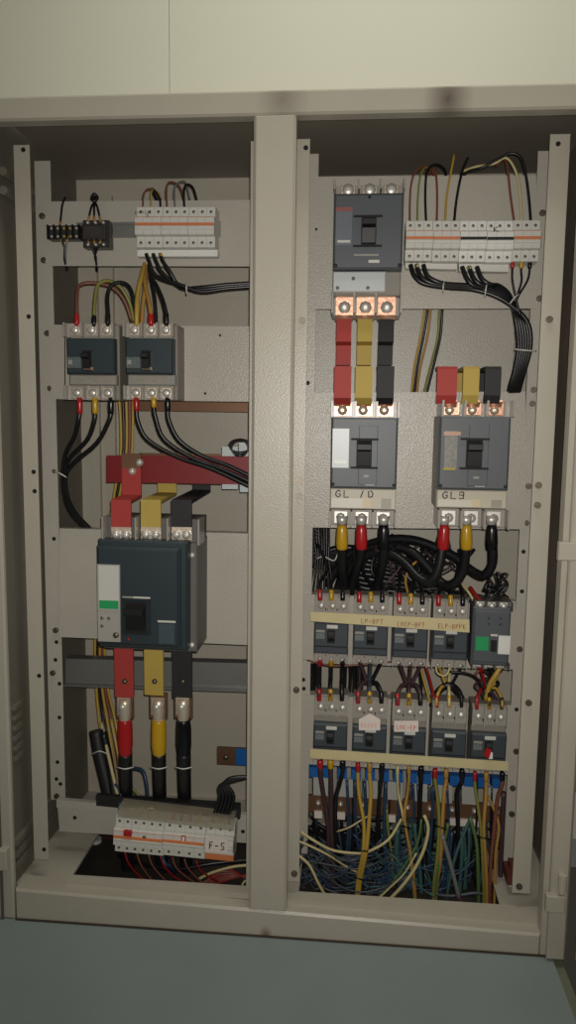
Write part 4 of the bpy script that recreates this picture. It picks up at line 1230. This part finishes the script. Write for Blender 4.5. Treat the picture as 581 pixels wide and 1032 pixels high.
# GL 10 and GL 9 outgoing cables
G11 = 'thick black cables below the GL breakers'
LUGS = [(345, 'yellow', BOOTY, 'GL 10', [(345, 552, .135), (346, 575, .16), (348, 605, .215), (348, 640, .24)]),
        (364.5, 'red', BOOTR, 'GL 10', [(364, 556, .135), (358, 580, .17), (352, 605, .22), (350, 640, .25)]),
        (387, 'black', BOOTB, 'GL 10', [(387, 560, .135), (383, 580, .17), (378, 605, .22), (376, 640, .25)]),
        (447, 'red', BOOTR, 'GL 9', [(446, 552, .13), (442, 574, .13), (434, 586, .135), (422, 582, .15), (405, 565, .18), (385, 556, .2), (360, 566, .22), (338, 600, .24), (332, 640, .26)]),
        (470.5, 'yellow', BOOTY, 'GL 9', [(470, 552, .13), (467, 575, .14), (458, 588, .15), (446, 588, .17), (432, 572, .19), (415, 556, .21), (392, 550, .23), (365, 556, .25), (345, 580, .27), (338, 620, .28)]),
        (496, 'black', BOOTB, 'GL 9', [(497, 552, .13), (496, 570, .14), (487, 580, .16), (474, 574, .18), (460, 562, .2), (440, 552, .22), (415, 544, .24), (385, 545, .26), (350, 560, .28), (330, 590, .29)])]
XW = {'GL 10': ', under the stepped bars', 'GL 9': ' with the torn nameplate'}
for xa_, nm, bm, br, pts in LUGS:
    yt = 526
    root = thing('feeder_cable', f'thick black cable with a {nm} boot below the {br} breaker{XW[br]}', 'cable', (0, 0, 0), 0, G11)
    base = [P(xa_, yt, .132), P(xa_, 536, .132)] + [P(*p) for p in pts]
    MB().tube(base, 5.0 * S(.13), 10).build('conductor', CAB, root, True)
    bx = xa_ if nm != 'red' or br != 'GL 9' else xa_ + 1
    MB().tube([P(bx, 529, .128), P(bx, 534, .128), P(xa_, 546, .128), P(xa_, 553, .13)], [4.2 * S(.13), 5.6 * S(.13), 6.2 * S(.13), 5.6 * S(.13)], 12, 3).build('boot', bm, root, True)
    lx = P(bx, 524, .122)
    MB().cyl((lx.x, .128, lx.z + .008), (0, 0, -1), .0125, .018, 12, .0105).build('lug', STEEL, root, True)
# black cables to the rows and vertical thin bundle
for k in range(7):
    wire([(316 + k * 2.6, 524, .25 + .004 * (k % 3)), (317 + k * 2.5, 545, .25), (319 + k * 2.1, 563, .245), (314 + k * 3.4, 585, .24), (311 + k * 4, 612, .235)], 1.1, CAB, 'thin black wire in the tied vertical bundle at the left of the GL 10 cables', 'tied thin black bundle')
tag(MB().tube([P(319, 563, .24), P(327, 561, .228), P(337, 565, .235), P(341, 556, .235)], .0016, 5).build('cable_tie', TIE, None, True), 'white cable tie around the thin black vertical bundle', 'cable tie')
for k in range(9):
    a = random.uniform(0, 1)
    wire([(308, 575 - k * 5 + 4, .29), (322, 560 - k * 3, .29), (345, 552 + k * 4, .30), (372 + k * 3, 556 + k * 5, .30), (400 + k * 5, 572 + k * 3, .30), (425 + k * 7, 606, .28)], 2.6 if k % 2 else 3.4, CAB, 'thick black cable in the dark mass behind the GL boots', 'dark cable mass behind the GL boots', 'cable', 'cable')
for k in range(14):
    x = 392 + random.uniform(0, 60)
    pts = [(x, 545 + random.uniform(-8, 10), .25)]
    for j in range(4):
        pts.append((x + random.uniform(-22, 22), 560 + j * 12 + random.uniform(-8, 8), .22 + random.uniform(-.03, .03)))
    wire(pts, random.choice((.8, 1.1, 1.4)), random.choice((CAB, CAB, CAB, CABP, CABP)), 'thin dark wire in the tangle between the GL 10 and GL 9 cables', 'thin dark wires between the GL cables')
for k in range(6):
    pts = [(482 + k * 4.5, 611, .15)]
    for j in range(4):
        pts.append((500 + random.uniform(-14, 15), 592 + random.uniform(-16, 12), .14 + random.uniform(-.02, .04)))
    pts.append((508, 604, .2))
    wire(pts, .9, random.choice((CAB, CAB, mat('dark_green_cable', (34, 52, 44), .4))), 'thin dark green-black wire in the knot above the green-labelled breaker', 'dark knot above the green-labelled breaker')
wire([(404, 597, .21), (440, 593, .2), (470, 597, .2), (516, 606, .2)], .8, CAB, 'thin black wire stretched above the upper breaker row', None)
wire([(465, 588, .19), (472, 596, .17), (477, 604, .16), (482, 613, .148)], 1.3, CABC, 'cream wire slanting down left of the green-labelled breaker', None)
wire([(474, 592, .18), (480, 600, .16), (485, 606, .15), (487, 614, .145)], 2.0, CABR, 'dark red wire at the top of the green-labelled breaker', None)
wire([(420, 566, .2), (414, 572, .19), (409, 584, .19), (412, 600, .2)], 1.3, CABO, 'orange wire end in the tangle between the GL cables', None)

# wires into the tops of the upper row, between the rows, and out of the lower row
ORD = ['first', 'second', 'third', 'fourth', 'fifth']
for i, r in enumerate(ROW1):
    x0, y0 = r[0], r[1]
    w = r[2] - r[0]
    for dx, bm, nm in ((.17, BOOTR, 'red'), (.5, BOOTY, 'yellow'), (.83, BOOTB, 'black')):
        x = x0 + w * dx
        wire([(x, y0 + 5, .138), (x, y0 - 5, .142), (x + random.uniform(-2, 2), y0 - 12, .165), (x + random.uniform(-8, 8), y0 - 28, .21), (x + random.uniform(-14, 14), y0 - 52, .24)], 1.9, CAB,
             f'black wire with a {nm} sleeve on top of the {ORD[i]} breaker of the upper row', 'sleeved wires into the upper row', sleeve=(bm, 1.35, 11 if bm is not BOOTB else 8))
cset = [[(CABC, 1), (CABY, 1), (CAB, 1)], [(CABP, 0), (CABS, 0), (CAB, 0)], [(CABP, 0), (CABP, 0), (CABP, 0)], [(CABY, 0), (CABC, 0), (CAB, 0)], [(CABR, 1), (CAB, 0), (CABY, 0)]]
for i in range(5):
    r1 = (ROW1 + [(476.5, 606, 515, 673)])[i]
    r2 = ROW2[i]
    for j, dx in enumerate((.17, .5, .83)):
        m, sl = cset[i][j]
        nm = ('red', 'yellow', 'black')[j]
        bm = (BOOTR, BOOTY, BOOTB)[j]
        xa_ = r1[0] + (r1[2] - r1[0]) * dx
        xb_ = r2[0] + (r2[2] - r2[0]) * dx
        ya, yb = r1[3] - 3, r2[1] + 4
        mm = CAB if i in (0, 4) and not (i == 4 and j != 1) else m
        mdx = (0 if i == 0 else (xa_ + xb_) / 2 + (r2[0] + 17 - xb_) * .75 - (xa_ + xb_) / 2)
        xm = (xa_ + xb_) / 2 + mdx
        wire([(xb_, yb, .138), (xb_, yb - 10, .142), ((xb_ + xm) / 2, yb - 20, .16), (xm, (ya + yb) / 2, .17), ((xa_ + xm) / 2, ya + 10, .165), (xa_, ya, .145)], 2.2 if i < 3 else 1.7, mm,
             f'wire with a {nm} sleeve on top of the {ORD[i]} breaker of the lower row', 'sleeved wires between the breaker rows', sleeve=(bm, 1.15, 12), sleeve2=((bm, 1.25, 12) if i in (0,) or (i == 4 and j != 1) else None))
# extra strands between the rows
for k in range(10):
    x = (313, 316, 319, 322, 353, 356, 359, 362, 366, 349)[k]
    wire([(x, 664, .24), (x + random.uniform(-2, 2), 685, .245), (x + random.uniform(-3, 3), 712, .24)], 1.8, random.choice((CAB, CAB, CABP)), 'dark cable passing behind the gap between the breaker rows', 'dark cables behind the breaker rows', 'cable', 'cable')
wire([(436, 712, .18), (441, 698, .172), (452, 690, .168), (462, 697, .172), (468, 715, .18)], 3.6, CAB, 'thick black cable arching between the fourth breakers of both rows', None, 'cable', 'cable')
wire([(440, 669, .15), (441, 678, .145), (449, 681, .145), (453, 675, .147), (453, 668, .15)], 1.0, CABC, 'cream-brown jumper loop under the fourth breaker of the upper row', None)
wire([(453, 677, .147), (468, 678, .145), (480, 683, .15), (487, 695, .16)], 1.2, CAB, 'black wire leading right under the fourth breaker of the upper row', None)
wire([(424, 668, .15), (426, 680, .16), (430, 695, .165), (434, 708, .16)], 1.2, CABY, 'yellow strand slanting between the third and fourth breakers', None)
wire([(428, 668, .155), (432, 680, .165), (436, 695, .17), (439, 708, .165)], 1.5, CABR, 'red strand slanting between the third and fourth breakers', None)
wire([(421, 668, .155), (424, 680, .165), (425, 695, .17), (423, 710, .165)], 1.6, CAB, 'black strand between the third and fourth breakers', None)
wire([(505, 672, .15), (500, 680, .145), (494, 690, .15), (490, 705, .16)], 2.6, CABY, 'short yellow cable under the green-labelled breaker', None, 'cable', 'cable')
for k in range(6):
    pts = [(482 + k * 5, 672, .16)] + [(490 + random.uniform(-12, 16), 682 + j * 8, .17 + random.uniform(-.01, .03)) for j in range(3)] + [(494 + random.uniform(-8, 14), 712, .18)]
    wire(pts, 1.5, random.choice((CAB, CAB, CABP, CABN)), 'dark wire in the crowd under the green-labelled breaker', 'dark wires under the green-labelled breaker')
tag(MB().tube([P(305, 664, .2), P(320, 668, .175), P(338, 671, .17), P(362, 670, .17), P(395, 667, .18), P(400, 664, .2)], .0022, 6).build('wire', CABN, None, True), 'brown wire run along the bottoms of the upper row', 'wire')

# neutral and earth bars under the lower row
nbz = thing('neutral_bar', 'blue insulator row carrying the neutral bar below the lower breaker row', 'busbar', (0, 0, 0))
for k in range(14):
    x = 312 + k * 14.2
    y = 772 + (x - 312) * .062
    pxquad([(x, y + 11), (x + 9.5, y + 11.6), (x + 9.5, y + 1.6), (x, y + 1)], .2, .03, 'insulator', BLUEP, nbz)
for k in range(8):
    x = 316 + k * 25
    y = 783 + (x - 312) * .06
    pxquad([(x, y + 18), (x + 15, y + 19), (x + 15, y + 1), (x, y)], .206, .01, 'cover', mat('grey_white_cover', (176, 176, 170), .5), nbz)
cb = thing('earth_bar', 'brown copper earth bar running across the foot of the right bay', 'busbar', (0, 0, 0))
pxquad([(308, 818), (512, 829), (512, 811), (308, 801)], .215, .006, 'bar', OLDCU, cb)
for k in range(9):
    x = 321 + k * 22.5
    q = P(x, 808 + (x - 308) * .052, .215)
    hexscrew(cb, q.x, .215, q.z, .006, STEEL, 'bolt', .008)
for x in (317, 340, 391, 452, 464, 476):
    y = 817 + (x - 308) * .055
    pxquad([(x, y + 7), (x + 8, y + 7.4), (x + 8, y + .4), (x, y)], .21, .006, 'white_tag', PAPER, cb)

# outgoing wires of the lower row
G12 = 'sleeved wires below the lower breaker row'
OUT = [
    (0, .2, BOOTR, CABP, [(326, 800, .16), (331, 830, .17), (331, 870, .18), (330, 935, .19)], 2.6, 'plum-black cable with a red sleeve'),
    (0, .5, BOOTY, CABP, [(334, 800, .155), (334, 830, .165), (336, 870, .18), (338, 935, .19)], 2.6, 'plum-black cable with a yellow sleeve'),
    (0, .85, BOOTB, CAB, [(342, 792, .155), (338, 812, .16), (340, 860, .18), (344, 935, .19)], 2.4, 'black cable with a black sleeve'),
    (1, .17, BOOTR, CABY, [(362, 800, .14), (367, 830, .14), (366, 860, .14), (361, 885, .15), (358, 930, .15)], 2.0, 'yellow cable with a red sleeve'),
    (1, .5, CABO, CABY, [(374, 800, .14), (372, 830, .14), (369, 860, .14), (363, 890, .15), (360, 930, .15)], 2.2, 'yellow cable with an orange sleeve'),
    (1, .85, BOOTB, CAB, [(383, 800, .15), (381, 830, .17), (378, 870, .19), (374, 935, .2)], 2.2, 'black cable'),
    (2, .17, CABC, CABC, [(402, 800, .15), (405, 815, .145), (412, 850, .145), (417, 890, .15), (420, 930, .16)], 1.5, 'cream cable'),
    (2, .5, CABO, CABO, [(411, 800, .145), (408, 825, .14), (414, 860, .14), (418, 890, .145), (420, 930, .15)], 1.6, 'orange cable'),
    (2, .85, BOOTB, CAB, [(424, 800, .16), (423, 840, .18), (426, 880, .19), (428, 935, .2)], 2.4, 'black cable'),
    (3, .12, BOOTR, GY, [(441, 800, .14), (443, 830, .14), (441, 865, .14), (438, 890, .145), (437, 930, .15)], 2.0, 'lime-yellow cable with a red sleeve'),
    (3, .42, CABO, CABO, [(448, 800, .135), (446, 835, .135), (444, 870, .14), (440, 895, .15), (438, 930, .15)], 2.0, 'orange cable'),
    (3, .85, BOOTB, CAB, [(461, 800, .16), (462, 840, .18), (461, 880, .19), (460, 935, .2)], 2.4, 'black cable'),
    (4, .12, BOOTR, GY, [(481, 805, .14), (485, 835, .14), (487, 870, .14), (488, 900, .145), (488, 930, .15)], 1.7, 'lime-yellow cable with a red sleeve'),
    (4, .42, CABO, CABO, [(490, 805, .135), (488, 835, .135), (490, 870, .135), (491, 905, .14), (490, 930, .145)], 2.0, 'orange cable'),
    (4, .85, BOOTB, CABN, [(502, 805, .15), (498, 840, .15), (495, 870, .15), (494, 900, .15), (494, 935, .16)], 2.2, 'dark brown cable'),
]
for i, dx, bm, m, pts, rp, words in OUT:
    r = ROW2[i]
    x = r[0] + (r[2] - r[0]) * dx
    wire([(x, r[3] - 3, .138), (x, r[3] + 9, .138)] + pts, rp, m, f'{words} dropping from the {ORD[i]} breaker of the lower row', G12, 'cable', 'cable', sleeve=(bm, 1.3, 10))

# further cables in the foot of the right bay
G13 = 'cables in the foot of the right bay'
EXTRA = [
    ([(303, 838, .14), (318, 848, .14), (336, 857, .15), (360, 860, .16), (372, 858, .15), (392, 846, .15), (405, 825, .16)], 1.5, CABC, 'cream cable sagging across from the left post to the third breaker'),
    ([(302, 848, .13), (318, 855, .13), (335, 864, .14), (352, 875, .16), (372, 884, .18)], 1.2, CABC, 'cream cable slanting down from the left post'),
    ([(301, 862, .12), (312, 872, .12), (322, 892, .12), (334, 912, .13)], 1.5, CABC, 'cream cable curving down beside the left post foot'),
    ([(428, 822, .13), (432, 835, .13), (428, 855, .13), (418, 876, .13), (404, 895, .13), (384, 915, .14)], 1.8, CABC, 'cream cable bowing from the earth bar to the lower left'),
    ([(425, 826, .14), (421, 850, .14), (408, 872, .14), (396, 890, .15), (380, 905, .16)], 1.2, CABL, 'green cable bowing beside the cream one'),
    ([(452, 830, .14), (448, 850, .14), (441, 880, .14), (437, 915, .15)], 1.6, CABL, 'lime green cable dropping between the third and fourth breakers'),
    ([(446, 842, .12), (452, 862, .12), (458, 885, .12), (463, 905, .12), (466, 918, .12)], 2.3, CABG, 'grey-black cable ending in a dark knot at the tray lip'),
    ([(476, 822, .16), (470, 835, .16), (462, 855, .16), (455, 880, .16), (448, 920, .17)], 1.6, CABT, 'teal cable slanting left below the fifth breaker'),
    ([(474, 824, .15), (480, 845, .15), (482, 870, .15), (483, 920, .16)], 2.0, CABL, 'green cable dropping left of the fifth breaker pair'),
    ([(456, 838, .17), (452, 870, .17), (445, 900, .18), (440, 930, .18)], 2.0, CABB, 'blue cable dropping from the earth bar centre right'),
    ([(466, 838, .17), (466, 860, .17), (464, 890, .18), (462, 930, .18)], 2.2, CABT, 'teal cable hanging straight from the earth bar'),
    ([(418, 830, .17), (420, 850, .17), (424, 880, .18), (426, 930, .18)], 2.0, CABT, 'teal cable hanging below the third breaker'),
    ([(432, 900, .15), (455, 903, .15), (480, 900, .15), (496, 903, .15)], 1.8, CABS, 'dark blue cable lying across low at the right'),
    ([(396, 862, .13), (412, 880, .13), (425, 895, .13), (440, 905, .13)], .8, CABT, 'thin teal wire crossing the cream bow'),
    ([(420, 860, .13), (408, 880, .13), (395, 893, .13), (375, 912, .13)], .9, CABC, 'thin cream wire crossing the teal one'),
    ([(390, 815, .2), (392, 840, .2), (396, 870, .2), (398, 930, .2)], 1.5, GY, 'olive wire hanging from the earth bar below the second breaker'),
    ([(401, 835, .18), (400, 860, .19), (404, 890, .19), (408, 930, .2)], 3.0, CABT, 'thick pale teal cable beside the third breaker outlets'),
    ([(340, 838, .16), (352, 834, .15), (362, 828, .15), (372, 822, .16)], .9, CABC, 'thin cream wire rising to the yellow pair'),
    ([(492, 802, .16), (503, 830, .15), (500, 860, .15), (499, 900, .15), (497, 935, .15)], 1.6, CABO, 'ochre cable nearest the right inner post'),
    ([(508, 798, .18), (507, 830, .18), (505, 870, .18), (504, 935, .18)], 2.6, CABP, 'plum cable behind the right inner post edge'),
]
for pts, rp, m, lab in EXTRA:
    wire(pts, rp, m, lab, G13, 'cable', 'cable')
for (a, b), lab in ((((360, 857), (371, 858)), 'around the yellow pair, upper'), (((357, 884), (367, 887)), 'around the yellow pair, lower'), (((405, 832), (415, 835)), 'around the third breaker outlets'), (((440, 832), (450, 836)), 'around the fourth breaker outlets'), (((481, 843), (496, 846)), 'around the fifth breaker outlets')):
    tag(MB().tube([P(*a, .132), P((a[0] + b[0]) / 2, (a[1] + b[1]) / 2, .122), P(*b, .132)], .0018, 5).build('cable_tie', CAB, None, True), f'black cable tie {lab}', 'cable tie', 'black cable ties below the lower row')
wire([(462, 902, .118), (465, 910, .116), (470, 915, .117), (474, 917, .118)], 3.4, CABP, 'dark knotted cable end resting on the tray lip', None, sleeve2=(CABC, 1.1, 6))


def tangle(n, m, label, xr, yr, rr, Yr, seed, reach=(40, 110), sag=(8, 26)):
    """mass of long sagging wires nobody could count, as one object"""
    rnd = random.Random(seed)
    b = MB()
    for _ in range(n):
        x = rnd.uniform(*xr)
        y = rnd.uniform(*yr)
        L = rnd.uniform(*reach) * rnd.choice((1, 1, 1, -1))
        dy = rnd.uniform(-14, 40)
        sg = rnd.uniform(*sag)
        Y = rnd.uniform(*Yr)
        pts = []
        for t in (0, .25, .5, .75, 1):
            px = max(303, min(507, x + L * t))
            py = y + dy * t + sg * 4 * t * (1 - t) + rnd.uniform(-2, 2)
            pts.append(P(px, min(py, 921), Y + rnd.uniform(-.012, .012)))
        b.tube(pts, rnd.uniform(*rr), 5, 3)
    o = b.build('wire_tangle', m, None, True)
    tag(o, label, 'wires')
    o['kind'] = 'stuff'
    return o


tangle(70, CABS, 'slate blue tangle of thin wires at the left foot of the right bay', (303, 330), (842, 900), (.0014, .0026), (.14, .24), 1)
tangle(40, CABB, 'blue tangle of wires low in the right bay', (303, 400), (840, 895), (.0014, .0024), (.16, .26), 2)
tangle(34, CABT, 'teal tangle of wires low in the middle of the right bay', (370, 430), (840, 900), (.0014, .0026), (.18, .28), 3, (20, 60), (0, 30))
tangle(90, CAB, 'black tangle of wires deep behind the right bay outlets', (303, 480), (815, 900), (.002, .0042), (.25, .36), 4)


def hang(n, mats, label, xr, y0, y1, Yr, seed, group):
    rnd = random.Random(seed)
    for k in range(n):
        x = xr[0] + (xr[1] - xr[0]) * (k + rnd.uniform(.1, .9)) / n
        Y = rnd.uniform(*Yr)
        sl = (x - 312) * .06
        wire([(x, y0 + sl, Y), (x + rnd.uniform(-2, 2), (y0 * 2 + y1) / 3 + sl, Y), (x + rnd.uniform(-6, 6), (y0 + y1 * 2) / 3, Y), (x + rnd.uniform(-10, 10), y1, Y + .01)], rnd.uniform(1.2, 2.0), mats[0], label, group)


hang(12, [CABB], 'blue wire hanging from the neutral bar behind the coloured outlets', (345, 470), 784, 912, (.19, .205), 11, 'blue wires from the neutral bar')
hang(14, [CABS], 'slate wire hanging behind the coloured outlets of the lower row', (312, 500), 786, 914, (.225, .245), 12, 'slate wires at the foot of the right bay')
hang(9, [CABT], 'teal wire hanging from the earth bar behind the coloured outlets', (385, 495), 824, 914, (.19, .205), 13, 'teal wires from the earth bar')
hang(10, [CAB], 'black wire hanging behind the coloured outlets of the lower row', (313, 505), 783, 916, (.205, .24), 14, 'black wires at the foot of the right bay')
tag(pxquad([(395, 905), (440, 908), (444, 832), (396, 828)], .30, .004, 'green_board', GRN), 'dull green board behind the cables at the foot of the right bay', 'board')
p0 = P(514, 912, .10)
rs = thing('red_block', 'rusty red block at the lower right corner of the right bay', 'block', (p0.x + .025, .12, .109))
MB().box(-.03, .012, -.01, .04, -.014, .010).build('block', RUST, rs)
MB().box(-.022, .0, 0.005, .03, .010, .024).build('cap', RUST, rs)
MB().tube([P(515, 872, .2), P(517, 890, .16), P(516, 912, .12)], .012, 8).build('conduit', mat('cream_conduit', (190, 186, 176), .5), None, True)
o = bpy.data.objects['conduit']
tag(o, 'pale conduit beside the rusty red block at the right bay foot', 'conduit')
